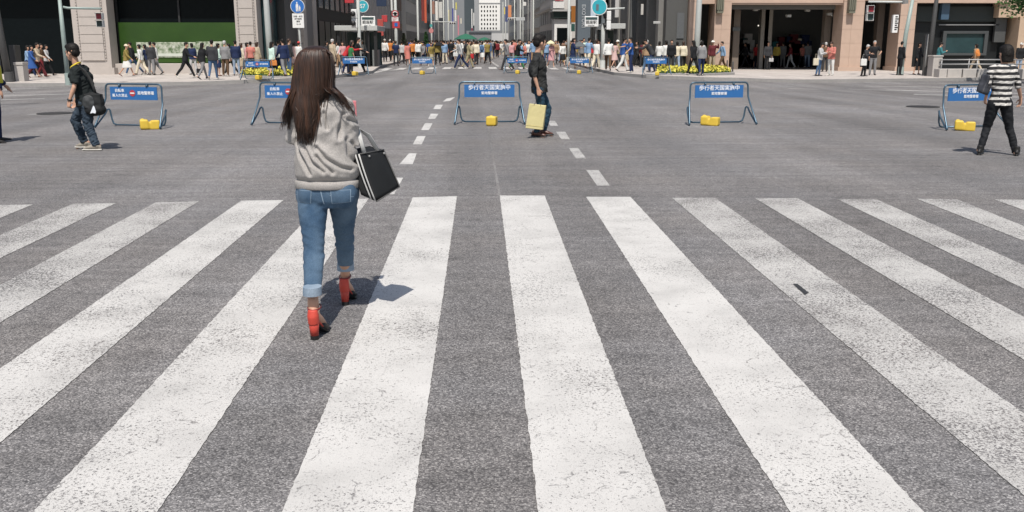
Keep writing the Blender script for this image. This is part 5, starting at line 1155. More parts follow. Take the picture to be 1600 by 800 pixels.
# ================================================================== the people on the crossing
def fabric(name, col, light, scale=(1,1,1), bump=.3, bs=240):
    m = bpy.data.materials.new(name); m.use_nodes = True; t = NT(m)
    c = t.mix(t.ramp(t.noise(4.5, 6, t.mapping(scale)), [(.3, 0.0), (.72, 1.0)]), col, light)
    c = t.mix(1, c, t.ramp(t.noise(bs, 2), [(.3, .78), (.7, 1.2)]), 'MULTIPLY')
    t.l(c, t.b.inputs['Base Color']); t.b.inputs['Roughness'].default_value = .9; t.b.inputs['Specular IOR Level'].default_value = .2
    t.bump(t.noise(bs, 2), bump, .004); return m
DENIM = fabric('denim_blue', (.032,.066,.118), (.115,.175,.245), (1,1,.45)); DENIM2 = fabric('denim_dark', (.014,.022,.034), (.06,.085,.115), (1,1,.5)); DENIM3 = fabric('denim_teal', (.015,.04,.065), (.035,.075,.11), (1,1,.4))
KNIT = fabric('grey_knit', (.30,.285,.27), (.37,.35,.335), (1,1,1), .35, 170); RIB = fabric('grey_rib', (.29,.275,.26), (.35,.33,.315), (1,1,.05), .3, 170)
CUFF = fabric('denim_inside', (.17,.23,.30), (.29,.35,.42), (1,1,.3)); STITCH = mat('denim_stitch', (.19,.26,.34), .9)
TEEB = fabric('black_cotton', (.012,.016,.016), (.02,.024,.025)); BLKF = mat('black_trouser', (.010,.011,.014), .8, spec=.3); CANV = mat('black_canvas', (.012,.013,.014), .75, var=.25, bump=.2, bs=200, spec=.3)
STRP = fabric('strap_grey', (.42,.42,.41), (.55,.55,.54)); REDS = mat('red_suede', (.50,.055,.035), .6, var=.12, vs=20); BLKL = mat('black_sole', (.012,.012,.012), .4)
HAIRM = bpy.data.materials.new('hair_dark_brown'); HAIRM.use_nodes = True; t = NT(HAIRM)
t.l(t.ramp(t.noise(6, 5, t.mapping((10,10,.6))), [(.3, (.010,.0055,.0035)), (.7, (.062,.026,.013))]), t.b.inputs['Base Color']); t.b.inputs['Roughness'].default_value = .44; t.b.inputs['Specular IOR Level'].default_value = .55
class Hero:
    def __init__(s, name, px, py, label):
        s.p = G(px, py); s.root = None; s.name = name; s.label = label
    def W(s, px, py, dy=0.0): return AT(px, py, s.p.y + dy) - s.p
    def body(s, J, sex, vs, curl, shoe_mat=None):
        me = make_body(J, sex, vs, True, curl); me.materials.append(SKIN)
        s.root = link('person', me); s.root.location = s.p; tag(s.root, s.label, 'person', None); return s.root
    def part(s, name, me, m, parent=None): return link(name, me, m, parent or s.root)
def joints(h, d, xa, fwd, H, hrot):
    J = {k: h.W(*v) for k, v in d.items() if k not in ('hdL', 'hdR')}; J['hdL'], J['hdR'] = V(d['hdL']).normalized(), V(d['hdR']).normalized()
    J['s'] = H/1.7; J['xa'] = V(xa).normalized(); J['fwd'] = V(fwd); J['hrot'] = hrot; J['up'] = (J['neck'] - J['pel']).normalized(); return J
def faces(h, J, par):                   # eyes and brows
    s = J['s'] * J.get('hs', 1); r = J['hrot']; c = J['head']; b = MB(); k = MB()
    for q in (-1, 1):
        b.ell(c + r @ (V((q*.034,.0745,-.002))*s), (.013*s,.009*s,.007*s), r, 10); k.tube([c + r @ (V((q*.018,.091,.019))*s), c + r @ (V((q*.036,.086,.024))*s), c + r @ (V((q*.055,.072,.017))*s)], .004*s, 6)
    b.build('eyes', mat('eye_dark', (.02,.015,.012), .2), par, True, True); k.build('eyebrows', HAIRK, par, True, True)
def shoe(h, heel, toe, m, sole, par=None, high=.09):
    d = toe - heel; d.z = 0; L = d.length; d.normalize(); x = V((d.y, -d.x, 0)); z = V((0,0,1)); mb = MB(); o = V((heel.x, heel.y, heel.z))
    def P(t, zz, q=0): return o + d*t*L + z*zz + x*q
    mb.tube([P(-.06,.05), P(.05,.055), P(.35,.055), P(.7,.045), P(.98,.034)], [(.026,.034), (.036,.045), (.038,.043), (.046,.033), (.030,.020)], 14, hint=x, round=True)
    mb.tube([P(.08,.06), P(.06,high)], [(.036,.045), (.034,.04)], 12, hint=d)
    u = vox(mb, 'shoe', .008, 3); so_ = h.part('shoe', u, m, par)
    b = MB(); b.tube([P(-.1,.014), P(.3,.014), P(.72,.014), P(1.08,.014)], [(.032,.014), (.036,.014), (.046,.014), (.03,.013)], 14, hint=x, round=True); h.part('sole', b.mesh('sole', True), sole, so_); return so_
# ------------------------------------------------------------------ woman in the foreground
hw = Hero('person', 515, 500, 'long haired woman in grey sweater, jeans and red heels walking away over the crosswalk'); Wd = hw.W
gl = G(491, 531) - hw.p; grr = G(539, 477) - hw.p; dl, dr = gl.y, grr.y
d = dict(hipL=(488,306,0), hipR=(537,306,.02), knL=(489,388,dl*.35), knR=(538,372,dr*.5+.05), anL=(489,470,dl+.045), anR=(539.5,433,dr+.045), shL=(470,166,0), shR=(537,166,0), elL=(459,214,.02), elR=(552,221,.01), wrL=(466,205,.24), wrR=(544,200,.24),
         hdL=(.2,.9,.3), hdR=(-.1,.9,.35), pel=(512,285,.01), waist=(511,245,.01), chest=(506,190,.0), neck=(499,143,.01), head=(491,106,.015))
J = joints(hw, d, (1,0,0), (0,1,0), 1.66, M.Rotation(R(-42), 3, 'Z') @ M.Rotation(R(-6), 3, 'X'))
fdl, fdr = V((.13,1,0)).normalized(), V((.10,1,0)).normalized()
for sd, g0, fd in (('L', gl, fdl), ('R', grr, fdr)):
    J['heel'+sd] = g0 + V((0,.014,.118)); J['toe'+sd] = g0 + fd*.16 + V((0,0,.034))
J['shod'] = 0; hw.body(J, 'f', .007, .6)
faces(hw, J, hw.root)
def ringpx(h, xl, xr, y, dy, ry):
    a, b = h.W(xl, y, dy), h.W(xr, y, dy); return ((a+b)/2, V((1,0,0)), V((0,1,0)), (b-a).length/2, ry)
mb = MB()
mb.loft([ringpx(hw, *q) for q in ((462,559.5,286,.0,.128), (460,561,280,.0,.132), (459.5,561,268,.0,.134), (461,557,246,.0,.13), (464,551,222,.0,.122), (465,546,197,.0,.116), (464,544,174,.0,.11), (469,538,160,.0,.095), (478,528,149,.01,.078), (487,515,140,.01,.06), (489,512,134,.01,.055))], 28)
for sd, r0 in (('L', 1), ('R', 1)):
    sh, el, wr = J['sh'+sd], J['el'+sd], J['wr'+sd]
    mb.tube([sh.lerp(J['neck'], .3), sh, sh.lerp(el,.5), el + V((0,-.005,.0)), el.lerp(wr,.5), wr], [.055,.062,.055,.048,.043,.036], 16, round=True)
def ridge(p): return 1 - abs(NZ.noise(p)) * 2.6
def knit_fold(c, n):
    v = 0; k = math.exp(-((c.z-1.02)/.17)**2)
    a = c.z*.80 + c.x*.60; b_ = -c.z*.60 + c.x*.80
    v += .009*k*(ridge(V((a*8.5, b_*1.5, c.y*1.2))) - .4)
    v += .006*(ridge(V((a*15 + 7, b_*2.6, c.y*2))) - .4)*math.exp(-((c.z-1.05)/.26)**2)
    a2 = c.z*.75 - c.x*.66; v += .009*(ridge(V((a2*12 + 3, (c.x+c.z)*2, c.y*2))) - .4)*math.exp(-((c.z-1.2)/.14)**2)*(1 if c.x > .0 else .5)
    t = (c.z - .862)/.016; v -= .016*math.exp(-t*t)
    if n.y < .35:
        p = V((c.x, c.z))
        for pl in FOLD:
            dm = 9
            for a_, b_2 in zip(pl, pl[1:]):
                ab = b_2 - a_; t_ = max(0, min(1, (p - a_).dot(ab) / ab.length_squared)); dm = min(dm, (p - a_ - ab*t_).length)
            v += -.015*math.exp(-(dm/.0075)**2) + .006*math.exp(-((dm-.02)/.011)**2)
    return v + .004*NZ.noise(c*13)
FOLD = []
for pl in (((410,375),(402,420),(395,485)), ((200,490),(225,560),(272,640)), ((240,520),(280,590),(335,628)), ((300,520),(340,570),(405,610),(445,622)), ((425,490),(440,560),(470,600)), ((445,505),(478,560)), ((330,370),(345,440)), ((430,400),(480,425)), ((300,560),(330,600),(370,632))):
    FOLD.append([(lambda q: V((q.x, q.z)))(hw.W(390 + a*.3525, 46 + b_*.3525, -.1)) for a, b_ in pl])
swm = vox(mb, 'sweater', .008, 5, knit_fold); sw = hw.part('sweater', swm, KNIT)
rib = MB(); rib.loft([ringpx(hw, *q) for q in ((462,560,292.5,.0,.124), (461,561,291,.0,.129), (461,561,286,.0,.131), (461,561,281,.0,.130), (464,558,280,.0,.122))], 40); hw.part('hem_band', rib.mesh('hem_band', True), RIB, sw)
nb = MB(); nb.tube([hw.W(501,139,.01), hw.W(501,131,.015)], [.066,.06], 20); hw.part('neckband', nb.mesh('neckband', True), RIB, sw)
# jeans
mb = MB()
mb.loft([ringpx(hw, *q) for q in ((478,546,322,.01,.105), (463,561,311,.01,.125), (461,562,299,.01,.13), (464,559,285,.01,.122), (468,556,272,.01,.11))], 26)
for q in (487, 537): mb.ell(hw.W(q, 303, -.045), (.08,.07,.095), None, 18)
for sd, pts in (('L', ((465,513,314,.0,.095), (466,511.5,335,.3,.092), (471,508,362,.75,.076), (474,507,386,1,.068), (473.5,507,405,1,.068), (474.5,504,430,1,.062), (475,502,452,1,.055))), ('R', ((513,560,312,.0,.095), (516,558,332,.25,.088), (521,554.5,355,.6,.072), (523.5,553,372,.9,.066), (525,553.5,388,1,.065), (526,553,402,1,.06), (528,552,414,1,.055)))):
    kd, ad = J['kn'+sd], J['an'+sd]; dyk = kd.y; dya = ad.y; rr = []
    for (xl, xr, y, tt, ry) in pts:
        i = pts.index((xl, xr, y, tt, ry)); kneey = 388 if sd == 'L' else 372; anky = 470 if sd == 'L' else 433
        dy = (y-306)/(kneey-306)*dyk if y <= kneey else dyk + (y-kneey)/(anky-kneey)*(dya-dyk); rr.append(ringpx(hw, xl, xr, y, max(-9, dy if y > 306 else 0), ry))
    mb.loft(rr, 20)
def jean_fold(c, n):
    kz = .45; v = .007*NZ.noise(V((c.x*9, c.y*7, c.z*44 + c.x*14)))*math.exp(-((c.z-.47)/.16)**2)
    v += .006*NZ.noise(V((c.x*10, c.y*8, c.z*30 - c.x*22)))*math.exp(-((c.z-.70)/.07)**2) + .002*NZ.noise(V((c.x*10, c.y*10, c.z*28)))
    return v
jm = vox(mb, 'jeans', .008, 4, jean_fold); je = hw.part('jeans', jm, DENIM)
bv = BVHTree.FromPolygons([v.co[:] for v in jm.vertices], [p.vertices[:] for p in jm.polygons])
def decal(h, bvh, pts_px, name, m, par, off=.003, nu=8, nv=8, dy0=-.6):
    """a patch laid on the cloth, corners TL TR BR BL in photo pixels"""
    bm = bmesh.new(); gr_ = []
    for j in range(nv+1):
        row = []
        for i in range(nu+1):
            u, v = i/nu, j/nv; a = V(pts_px[0]).lerp(V(pts_px[1]), u); b = V(pts_px[3]).lerp(V(pts_px[2]), u); q = a.lerp(b, v)
            o = h.W(q.x, q.y, 0); hit = bvh.ray_cast(V((o.x, o.y-1, o.z)), V((0,1,0)))
            row.append(bm.verts.new((hit[0] + V((0,-off,0))) if hit[0] is not None else o))
        gr_.append(row)
    for j in range(nv):
        for i in range(nu): bm.faces.new((gr_[j+1][i], gr_[j+1][i+1], gr_[j][i+1], gr_[j][i]))
    me = bpy.data.meshes.new(name); bm.to_mesh(me); bm.free(); me.shade_smooth(); return link(name, me, m, par)
for q in (((466,293),(492,293),(491,313),(468,312)), ((521,292),(552,292),(552,311),(523,314))):
    pk = decal(hw, bv, q, 'pocket', STITCH, je, .0025); c0 = sum((V(a) for a in q), V((0,0)))/4; q2 = [V(a).lerp(c0, .07) for a in q]; decal(hw, bv, q2, 'pocket_face', DENIM, pk, .0045)
decal(hw, bv, ((505.5,293),(507,293),(512,314),(510.5,314)), 'back_seam', STITCH, je, .002, 1, 8)
decal(hw, bv, ((464,302),(492,300),(492,301),(464,303)), 'yoke_seam', STITCH, je, .002, 8, 1); decal(hw, bv, ((520,300),(556,303),(556,304),(520,301)), 'yoke_seam', STITCH, je, .002, 8, 1)
for sd, (xl, xr, y0, y1) in (('L', (473,503,447,460.5)), ('R', (526.5,553.5,409.5,422))):
    dy = J['an'+sd].y - .02*(1 if sd == 'L' else 1); b = MB(); b.loft([ringpx(hw, xl+3, xr-3, y0, dy, .052), ringpx(hw, xl+.6, xr-.6, y0+.3, dy, .057), ringpx(hw, xl+.2, xr-.4, (y0+y1)/2, dy, .0585), ringpx(hw, xl+.4, xr-.2, y1-.3, dy, .058), ringpx(hw, xl+3, xr-3, y1, dy, .050)], 64)
    hw.part('cuff', b.mesh('cuff', False), CUFF, je)
for sd, g0, fd in (('L', gl, fdl), ('R', grr, fdr)):
    x = V((fd.y, -fd.x, 0)); z = V((0,0,1))
    def P(t, zz, q=0): return g0 + fd*t + z*zz + x*q
    mb = MB(); mb.tube([P(.0,.178), P(.0,.14), P(.008,.095)], [(.028,.022), (.033,.032), (.032,.034)], 16, hint=x); mb.tube([P(.01,.115), P(.05,.085), P(.09,.05)], [(.031,.02), (.03,.010), (.034,.008)], 14, hint=x)
    sho = hw.part('shoe', vox(mb, 'shoe', .005, 3), REDS)
    b = MB(); b.tube([P(.115,.048), P(.15,.032), P(.20,.024)], [(.043,.026), (.045,.024), (.029,.016)], 14, hint=x, round=True); hw.part('toe_cap', b.mesh('toe_cap', True), BLKL, sho)
    b = MB(); b.tube([P(.012,.024), P(.010,.06), P(.008,.115)], [(.0235,.024), (.026,.027), (.0315,.033)], 16, hint=x); hw.part('heel', b.mesh('heel', True), mat('red_heel', (.46,.052,.035), .5), sho)
    b = MB(); b.tube([P(.012,.0), P(.012,.0242)], [(.024,.0245), (.024,.0245)], 16, hint=x); hw.part('heel_tip', b.mesh('heel_tip'), BLKL, sho)
    b = MB(); b.tube([P(.045,.072), P(.10,.03), P(.15,.006), P(.215,.006)], [(.028,.005), (.037,.006), (.043,.006), (.028,.006)], 14, hint=x, round=True); hw.part('sole', b.mesh('sole', True), BLKL, sho)
    b = MB(); ac = P(.032, .183); n = 20
    ring = [ac + fd*(.043*math.sin(2*math.pi*i/n)) + x*(.037*math.cos(2*math.pi*i/n)) + z*(.008*math.sin(2*math.pi*i/n)) for i in range(n+1)]; b.tube(ring, [(.006,.003)]*(n+1), 6, hint=z); hw.part('ankle_strap', b.mesh('ankle_strap', True), mat('dark_red_strap', (.16,.02,.02), .5), sho)
# hair: a base mass and several hundred separate locks laid over head, back and shoulder
mb = MB(); r = J['hrot']
mb.loft([ringpx(hw, *q) for q in ((485,502,71.5,-.01,.03), (474,511,75.5,-.012,.075), (465,517,84,-.013,.098), (461,519,96,-.015,.108), (458.5,519.5,110,-.02,.108), (456,519,124,-.03,.10), (455,515,138,-.045,.09), (454,505,152,-.075,.07), (455,497,168,-.10,.05), (459,492,190,-.115,.035), (463,488,208,-.125,.022))], 26)
base = vox(mb, 'hair', .009, 4); ha = hw.part('hair', base, HAIRM)
bvs = BVHTree.FromPolygons([v.co[:] for v in swm.vertices], [p.vertices[:] for p in swm.polygons]); bvh_ = BVHTree.FromPolygons([v.co[:] for v in base.vertices], [p.vertices[:] for p in base.polygons])
def front(x, z, both=True):
    ys = []
    for bb in (bvs, bvh_):
        hit = bb.ray_cast(V((x, -2, z)), V((0,1,0)))
        if hit[0] is not None: ys.append(hit[0].y)
    return min(ys) if ys else None
rnd = random.Random(3); mb = MB()
for i in range(900):
    u = rnd.uniform(-1, 1 if rnd.random() < .5 else .5); u = math.copysign(abs(u)**.85, u); fr = rnd.random()
    sx, sy = 490 + u*20 + rnd.gauss(0,1), 72.5 + 6*u*u + rnd.random()*5
    pts = [(sx, sy), (490 + u*27, 82 + 3*u*u), (489.5 + u*31, 98), (488.5 + u*33.5, 118), (487 + u*34.5, 137)]
    if u < -.66: e = (447 + (u+.66)*8 + rnd.gauss(0,2.5), rnd.uniform(176, 205)); mid = ((pts[-1][0]+e[0])/2 - 1, 160)
    elif u < .2: e = (464 + (u+.66)/.86*27 + rnd.gauss(0,2), rnd.uniform(196, 228) if rnd.random() < .75 else rnd.uniform(165, 200)); mid = (470 + (u+.66)/.86*30 + rnd.gauss(0,1.5), 172)
    elif u < .55: e = (496 + (u-.2)*45 + rnd.gauss(0,3), rnd.uniform(146, 160) if rnd.random() < .93 else rnd.uniform(165, 200)); mid = (496 + (u-.2)*48, 146)
    else: e = (532 + (u-.55)*48 + rnd.gauss(0,2), 158 + (u-.55)*50 + rnd.uniform(-8, 8)); mid = (518 + (u-.55)*40, 146 + (u-.55)*10)
    pts += [mid, ((mid[0]*.45+e[0]*.55) + rnd.gauss(0,1.5), mid[1]*.45+e[1]*.55), e]
    # smooth path
    Q = []
    for a in range(len(pts)-1):
        p0, p1, p2, p3 = (V((*pts[max(a-1,0)],0)), V((*pts[a],0)), V((*pts[a+1],0)), V((*pts[min(a+2,len(pts)-1)],0)))
        for tt in (0, .5): Q.append(.5*((2*p1)+(p2-p0)*tt+(2*p0-5*p1+4*p2-p3)*tt*tt+(3*p1-p0-3*p2+p3)*tt**3))
    Q.append(V((*pts[-1],0))); P3 = []; lift = rnd.uniform(-.004, .009)
    for q in Q:
        o = hw.W(q.x, q.y, -.1); y = front(o.x, o.z)
        if y is None: y = P3[-1].y if P3 else -.02
        if P3: y = max(min(y, P3[-1].y + .03), P3[-1].y - .03)
        P3.append(V((o.x, y - lift - .002, o.z)))
    w0 = rnd.uniform(.0018, .0042) * (.55 if u > .5 else 1); k = len(P3); mb.tube(P3, [(w0*(1 if a < k*.6 else max(.12, 1-(a/k-.6)*2.2)), w0*.55*(1 if a < k*.6 else max(.15, 1-(a/k-.6)*2.2))) for a in range(k)], 5, hint=(1,0,0))
hw.part('hair_locks', mb.mesh('hair_locks', True), HAIRM, ha)
ph = box_thing('phone', mat('phone_pink', (.6,.2,.22), .4), 'pink cased phone held up in front of the long haired woman', 'phone', *(lambda q: (q.x-.035, q.x+.035, q.y-.006, q.y+.006, q.z-.0, q.z+.15))(hw.W(549, 196, .30) + hw.p), bevel=.004)
# tote bag on her forearm
A, B, C, D = Wd(562,241,-.03), Wd(599,234,.19), Wd(624,292,.22), Wd(588,315,-.05); T = V((-.085,.03,.02)); Tb = V((-.09,.03,.035))
tb = empty('tote_bag', hw.p + A, 0, 'black canvas tote bag with white striped straps on the foreground woman\'s arm', 'bag'); o0 = A
def bag_mesh():
    bm = bmesh.new(); nu, nv = 10, 10; g = []
    def grid(p00, p10, p11, p01, bul):
        nn = (p10-p00).cross(p01-p00).normalized(); vs = []
        for j in range(nv+1):
            row = []
            for i in range(nu+1):
                u, v = i/nu, j/nv; p = p00.lerp(p10, u).lerp(p01.lerp(p11, u), v) - o0
                p += nn*(bul*math.sin(math.pi*u)*math.sin(math.pi*min(1, v*.9+.05)) + .012*NZ.noise(V((u*3.2, v*2.6, bul*50)))*math.sin(math.pi*u)*math.sin(math.pi*v))
                row.append(bm.verts.new(p))
            vs.append(row)
        for j in range(nv):
            for i in range(nu): bm.faces.new((vs[j][i], vs[j][i+1], vs[j+1][i+1], vs[j+1][i]))
    A2, B2, C2, D2 = A+T, B+T, C+Tb, D+Tb
    grid(A, B, C, D, -.014); grid(B2, A2, D2, C2, -.006); grid(A2, A, D, D2, .012); grid(B, B2, C2, C, .012); grid(D, C, C2, D2, 0)
    grid(A + (D-A)*.04, A2 + (D2-A2)*.04, B2 + (C2-B2)*.04, B + (C-B)*.04, 0)
    bmesh.ops.remove_doubles(bm, verts=bm.verts[:], dist=.0015); bmesh.ops.recalc_face_normals(bm, faces=bm.faces[:])
    me = bpy.data.meshes.new('body'); bm.to_mesh(me); bm.free(); me.shade_smooth(); return me
bo = link('body', bag_mesh(), CANV, tb); s_ = bo.modifiers.new('solid', 'SOLIDIFY'); s_.thickness = .004
def ribbon(pts, wdir, w, name, m, par, th=.0022):
    b = MB(); b.tube(pts, [(w/2, th)]*len(pts), 8, hint=wdir); return link(name, b.mesh(name, True), m, par)
elb = J['elR'] + V((.012, .035, .055)) - o0
nrm = (B-A).cross(D-A).normalized(); nrm = nrm if nrm.y < 0 else -nrm
for off, sgn in ((V(), 1), (T, -1)):
    a1, a2 = A + (B-A)*.16 + off - o0 + nrm*.006*sgn, A + (B-A)*.72 + off - o0 + nrm*.006*sgn
    top_ = elb + V((.012 if sgn > 0 else -.02, .0, .018)); c1 = a1.lerp(top_, .55) + V((.0,-.02,.01)); c2 = a2.lerp(top_, .55) + V((.01,.015,.015))
    ribbon([a1, c1, top_, c2, a2], (1,.3,0) if sgn > 0 else (1,0,0), .026, 'handle', STRP if sgn > 0 else CANV, tb)
for q, m_ in ((-.56, STRP), (-.22, STRP)):
    # straps running down the narrow near end
    fa = A + T*(.5+q*.8); fd_ = D + Tb*(.5+q*.8); n2 = V((-.25,-1,0)).normalized(); pts = [fa.lerp(fd_, k/8) - o0 + n2*(.011*math.sin(math.pi*k/8) + .003) for k in range(9)]
    ribbon(pts, T, .010, 'end_strap', m_, tb, .002)
b = MB(); [b.ell(A + (B-A)*q + (D-A)*.08 - o0 + nrm*.008, (.007,.007,.007), None, 8) for q in (.3, .93)]; b.build('rivets', STEEL, tb, True, True)
b = MB(); b.tube([A - o0 + nrm*.003, B - o0 + nrm*.003], .004, 8); b.tube([B - o0 + nrm*.003, C - o0 + nrm*.003, D - o0 + nrm*.003], .004, 8); b.build('piping', mat('piping_grey', (.06,.06,.06), .6), tb, True, True)
# ------------------------------------------------------------------ man with messenger bag, left
hm = Hero('person', 140, 234, 'man in black t shirt and jeans walking left with a messenger bag and yellow lanyard')
d = dict(hipL=(137,162,-.08), hipR=(132,162,.08), knL=(137,194,-.1), knR=(117.5,188,.1), anL=(150,225,-.1), anR=(132,220,.1), heelL=(154,231,-.1), toeL=(133,235,-.1), heelR=(137,226,.1), toeR=(121,232.5,.1), shL=(119,111,-.15), shR=(133,109,.14), elL=(115.5,137,-.23), elR=(128,136,.2),
         wrL=(109,156,-.24), wrR=(117,157,.22), hdL=(-.3,0,-.95), hdR=(-.2,0,-1), pel=(135.5,158,0), waist=(132,141,0), chest=(128,122,0), neck=(119,101,0), head=(113,82,-.02))
J = joints(hm, d, (.5,.85,0), (-.85,.5,0), 1.68, M.Rotation(R(72), 3, 'Z') @ M.Rotation(R(-8), 3, 'X'))
J['hs'] = 1.1; hm.body(J, 'm', .007, .7); faces(hm, J, hm.root)
def gfold(am, sc_=9, zc=1.1): return lambda c, n: am*NZ.noise(V((c.x*sc_, c.y*sc_*.7, c.z*sc_*1.6 + c.x*sc_))) + am*.8*(.5 - abs(NZ.noise(V((c.x*sc_*1.3 + 4, c.y*sc_, c.z*sc_*2.2 - c.x*sc_*1.4))))*2)
hm.part('t_shirt', make_top(J, 'm', 'tee', .009, gfold(.014)), TEEB); hm.part('jeans', make_bottom(J, 'm', 'baggy', .009, gfold(.012, 13)), DENIM2); hm.part('hair', make_hair(J, 'short', .008), HAIRK)
for sd in 'LR': 
    hl = J['heel'+sd].copy(); hl.z = max(0, hl.z-.05); shoe(hm, hl, J['toe'+sd].copy(), mat('sneaker_beige', (.24,.215,.18), .8, var=.2), SHOEW)
b = MB(); nk = J['neck']; n = 16; b.tube([nk + V((-.01,0,-.01)) + V((.075*math.cos(2*math.pi*i/n), .085*math.sin(2*math.pi*i/n), -.045*-math.cos(2*math.pi*i/n))) for i in range(n+1)], [(.012,.005)]*(n+1), 8, hint=(0,0,1)); hm.part('lanyard', b.mesh('lanyard', True), mat('lanyard_yellow', (.65,.5,.03), .7))
b = MB(); w_ = J['wrL']; b.tube([w_ - J['hdL']*.012, w_ + J['hdL']*.012], [.036,.036], 14); hm.part('wristwatch', b.mesh('wristwatch', True), BLKL)
mbp = hm.W(147,161,-.16); mg = empty('messenger_bag', hm.p + mbp, 0, 'black messenger bag with pale chevron hanging behind the walking man', 'bag')
b = MB(); b.box(-.13, .12, -.05, .08, -.15, .14); b.ell((0,.02,-.1), (.17,.11,.10)); b.ell((0,.02,.03), (.16,.09,.14)); bm_ = vox(b, 'body', .012, 5, lambda c, n: .012*NZ.noise(c*7)); bo = link('body', bm_, CANV, mg)
b = MB(); b.ell((-.06,-.06,.02), (.10,.022,.11)); fo_ = link('front_pocket', vox(b, 'front_pocket', .01, 4, lambda c, n: .008*NZ.noise(c*14)), mat('grey_nylon', (.035,.038,.04), .6, bump=.3, bs=40), mg)
b = MB(); b.quad((-.03,-.112,-.15), (.03,-.112,-.03), (.045,-.112,-.05), (.01,-.112,-.14)); b.quad((.01,-.112,-.14), (.045,-.112,-.05), (.06,-.112,-.12), (.05,-.112,-.15)); lo = link('chevron_mark', b.mesh('chevron_mark', rec=True), LET, mg); lo.modifiers.new('s', 'SOLIDIFY').thickness = .003
ribbon([hm.W(x, y, q) - mbp for x, y, q in ((119,104,.02), (124,105,-.14), (133,112,-.175), (141,124,-.17), (146,136,-.17), (149,146,-.17))], (0,0,1), .045, 'strap', mat('strap_black', (.02,.02,.02), .6), mg)
# ------------------------------------------------------------------ man with the yellow bag
hc = Hero('person', 843, 214, 'man in dark shirt and jeans facing right, holding a yellow paper bag in mid crossing')
d = dict(hipR=(843,141,-.09), hipL=(843,141,.09), knR=(846,173,-.09), knL=(857,171,.12), anR=(838,205,-.07), anL=(850,203,.13), heelR=(833.5,209,-.04), toeR=(851,217,-.13), heelL=(845,207,.12), toeL=(862,213,.09), shR=(837,95,-.19), shL=(845,94,.18), elR=(834.5,117,-.24), elL=(848,116,.24), wrR=(841,139,-.23), wrL=(846,133,.2),
         hdR=(.2,0,-1), hdL=(.3,0,-1), pel=(843,136,0), waist=(842,122,0), chest=(841,105,0), neck=(840,83,0), head=(843.5,66.5,0))
J = joints(hc, d, (.38,-.93,0), (1,0,0), 1.70, M.Rotation(R(-64), 3, 'Z') @ M.Rotation(R(-4), 3, 'X'))
J['hs'] = 1.17; hc.body(J, 'm', .007, 1.1); faces(hc, J, hc.root)
PLAID = fabric('dark_plaid', (.017,.018,.018), (.042,.043,.043), (3,3,1), .3, 60)
hc.part('shirt', make_top(J, 'm', 'rolled', .009, gfold(.014)), PLAID); hc.part('jeans', make_bottom(J, 'm', 'jeans', .009, gfold(.009, 13)), DENIM3); hc.part('hair', make_hair(J, 'short', .008), HAIRK)
for sd in 'LR':
    hl = J['heel'+sd].copy(); hl.z = max(0, hl.z-.05); shoe(hc, hl, J['toe'+sd].copy(), SHOEB, BLKL)
pb = hc.W(837,183,-.25); q = [hc.W(x, y, z) - pb for x, y, z in ((827,162,-.30), (853,165,-.20), (847.5,203,-.20), (821,200,-.30))]; th = V((.03,.10,0))
yb = empty('paper_bag', hc.p + pb, 0, 'pale yellow paper shopping bag in the hand of the man in mid crossing', 'bag')
bm = bmesh.new(); vs = [bm.verts.new(p) for p in q] + [bm.verts.new(p + th*(.5 if i < 2 else 1)) for i, p in enumerate(q)]
for f in ((0,1,2,3), (5,4,7,6), (0,4,5,1), (1,5,6,2), (3,2,6,7), (4,0,3,7)): bm.faces.new([vs[i] for i in f])
bmesh.ops.recalc_face_normals(bm, faces=bm.faces[:]); me = bpy.data.meshes.new('body'); bm.to_mesh(me); bm.free()
YP = mat('yellow_paper', (.66,.58,.29), .6, var=.08, bump=.9, bs=7); o = link('body', me, YP, yb); bz = o.modifiers.new('b', 'BEVEL'); bz.width = .004
nf = (q[1]-q[0]).cross(q[3]-q[0]).normalized(); nf = nf if nf.y < 0 else -nf
b = MB(); a_, b2 = q[3].lerp(q[0], .12), q[2].lerp(q[1], .12); b.tube([a_ + nf*.002, b2 + nf*.002], [(.003,.002)]*2, 6); b.build('fold', mat('yellow_paper_edge', (.5,.41,.16), .7), yb, False, True)
hp_ = J['wrR'] + J['hdR']*.09 - pb
for off in (V(), th*.5): ribbon([q[0].lerp(q[1], .28) + off + V((0,0,-.02)), hp_ + V((-.02,0,-.02)) + off*.3, hp_ + V((.02,0,-.02)) + off*.3, q[0].lerp(q[1], .68) + off + V((0,0,-.02))], (0,1,0), .012, 'handle', mat('cord_dark', (.03,.03,.03), .7), yb)
b = MB(); b.ell((0,0,0), (.06,.11,.14)); sb = link('sling_bag', vox(b, 'sling_bag', .014, 5), CANV); sb.location = hc.p + hc.W(830.5,109,.05); tag(sb, 'black sling bag on the back of the man with the yellow bag', 'bag')
# ------------------------------------------------------------------ woman in stripes, right
hs = Hero('person', 1560, 242, 'woman in black and white striped top and black trousers walking away at the right edge')
d = dict(hipL=(1553,162,0), hipR=(1572,162,0), knL=(1542,199,.1), knR=(1577,201,.02), anL=(1532,231,.03), anR=(1587,237,-.06), heelL=(1530,238,.0), toeL=(1534,233,.20), heelR=(1588,243,-.12), toeR=(1589,238,.08), shL=(1549,109,0), shR=(1584,109,0), elL=(1543,132,-.05), elR=(1591,134,.0), wrL=(1541,150,.08), wrR=(1595,153,.08),
         hdL=(0,.2,-1), hdR=(.1,.15,-1), pel=(1563,156,0), waist=(1565,141,0), chest=(1567,123,0), neck=(1569,101,0), head=(1571.5,84,.0))
J = joints(hs, d, (1,0,0), (0,1,0), 1.64, M.Rotation(R(8), 3, 'Z') @ M.Rotation(R(-8), 3, 'X'))
J['hs'] = 1.08; hs.body(J, 'f', .007, .5)
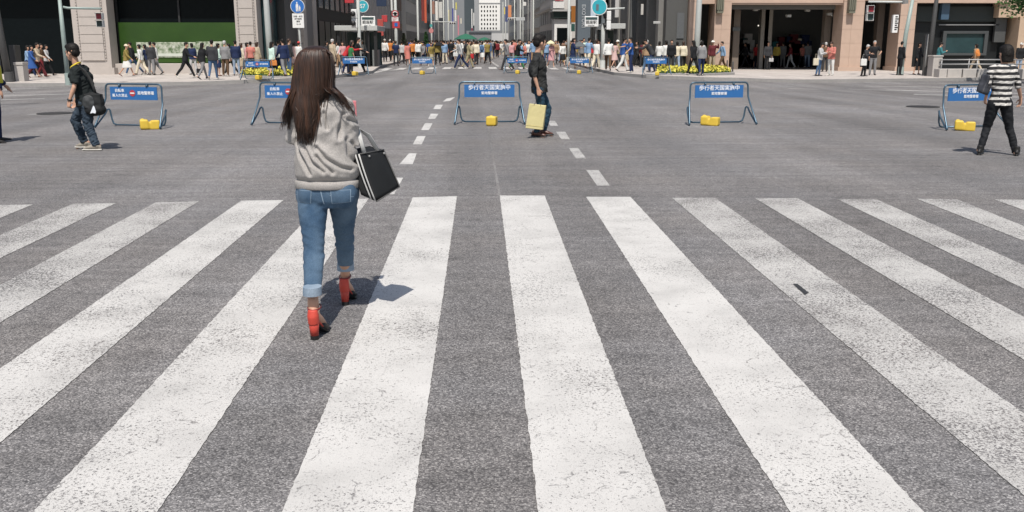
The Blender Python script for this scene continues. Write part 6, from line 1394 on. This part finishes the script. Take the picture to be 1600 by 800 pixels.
m = bpy.data.materials.new('striped_knit'); m.use_nodes = True; t = NT(m); sx_ = t.n('ShaderNodeSeparateXYZ'); t.l(t.coord(), sx_.inputs[0])
wv = t.math('FRACT', t.math('MULTIPLY', t.math('ADD', sx_.outputs[2], t.math('MULTIPLY', t.noise(5, 2), .035)), 12.6)); st_ = t.ramp(wv, [(.0, 0.0), (.46, 0.0), (.50, 1.0), (.93, 1.0), (.97, 0.0)])
t.l(t.mix(st_, (.014,.014,.016), (.55,.53,.50)), t.b.inputs['Base Color']); t.b.inputs['Roughness'].default_value = .85
hs.part('striped_top', make_top(J, 'f', 'rolled', .009, gfold(.012)), m); hs.part('trousers', make_bottom(J, 'f', 'jeans', .009, gfold(.007, 12)), BLKF); hs.part('hair', make_hair(J, 'bob', .008), HAIRK)
for sd in 'LR':
    hl = J['heel'+sd].copy(); hl.z = max(0, hl.z-.05); shoe(hs, hl, J['toe'+sd].copy(), SHOE, BLKL, None, .14)
b = MB(); b.box(-.075, .075, -.07, .07, -.2, .08); b.tube([(-.01,-.06,.06), (.05,0,.19), (-.01,.06,.06)], .012, 8); hb = link('shoulder_bag', vox(b, 'shoulder_bag', .012, 5, lambda c, n: .022*NZ.noise(c*9)), mat('dark_floral', (.03,.032,.04), .6, var=.95, vs=24)); hb.rotation_euler = (R(6), R(16), R(30)); hb.scale = (.95, .9, .95); hb.location = hs.p + hs.W(1541,126,-.02); tag(hb, 'dark shoulder bag under the left arm of the striped woman', 'bag')
# traffic warden just inside the left edge
hg = G(-1.5, 223); figure(hg, R(-60), 'stand2', 'm', 'jacket', 'navy', 'trousers', 'navy', 'hat', 'white', 1.7, 'warden in navy with white helmet, cut off by the left picture edge'); 
b = MB(); b.tube([(0,0,.98), (0,0,1.2), (0,0,1.4)], [(.225,.17), (.215,.165), (.19,.14)], 16); vv = b.build('hi_vis_vest', mat('vest_yellow', (.6,.55,.03), .6)); vv.location = (0,0,0); vv.parent = [o for o in COL.objects if o.get('label', '').startswith('warden')][0]
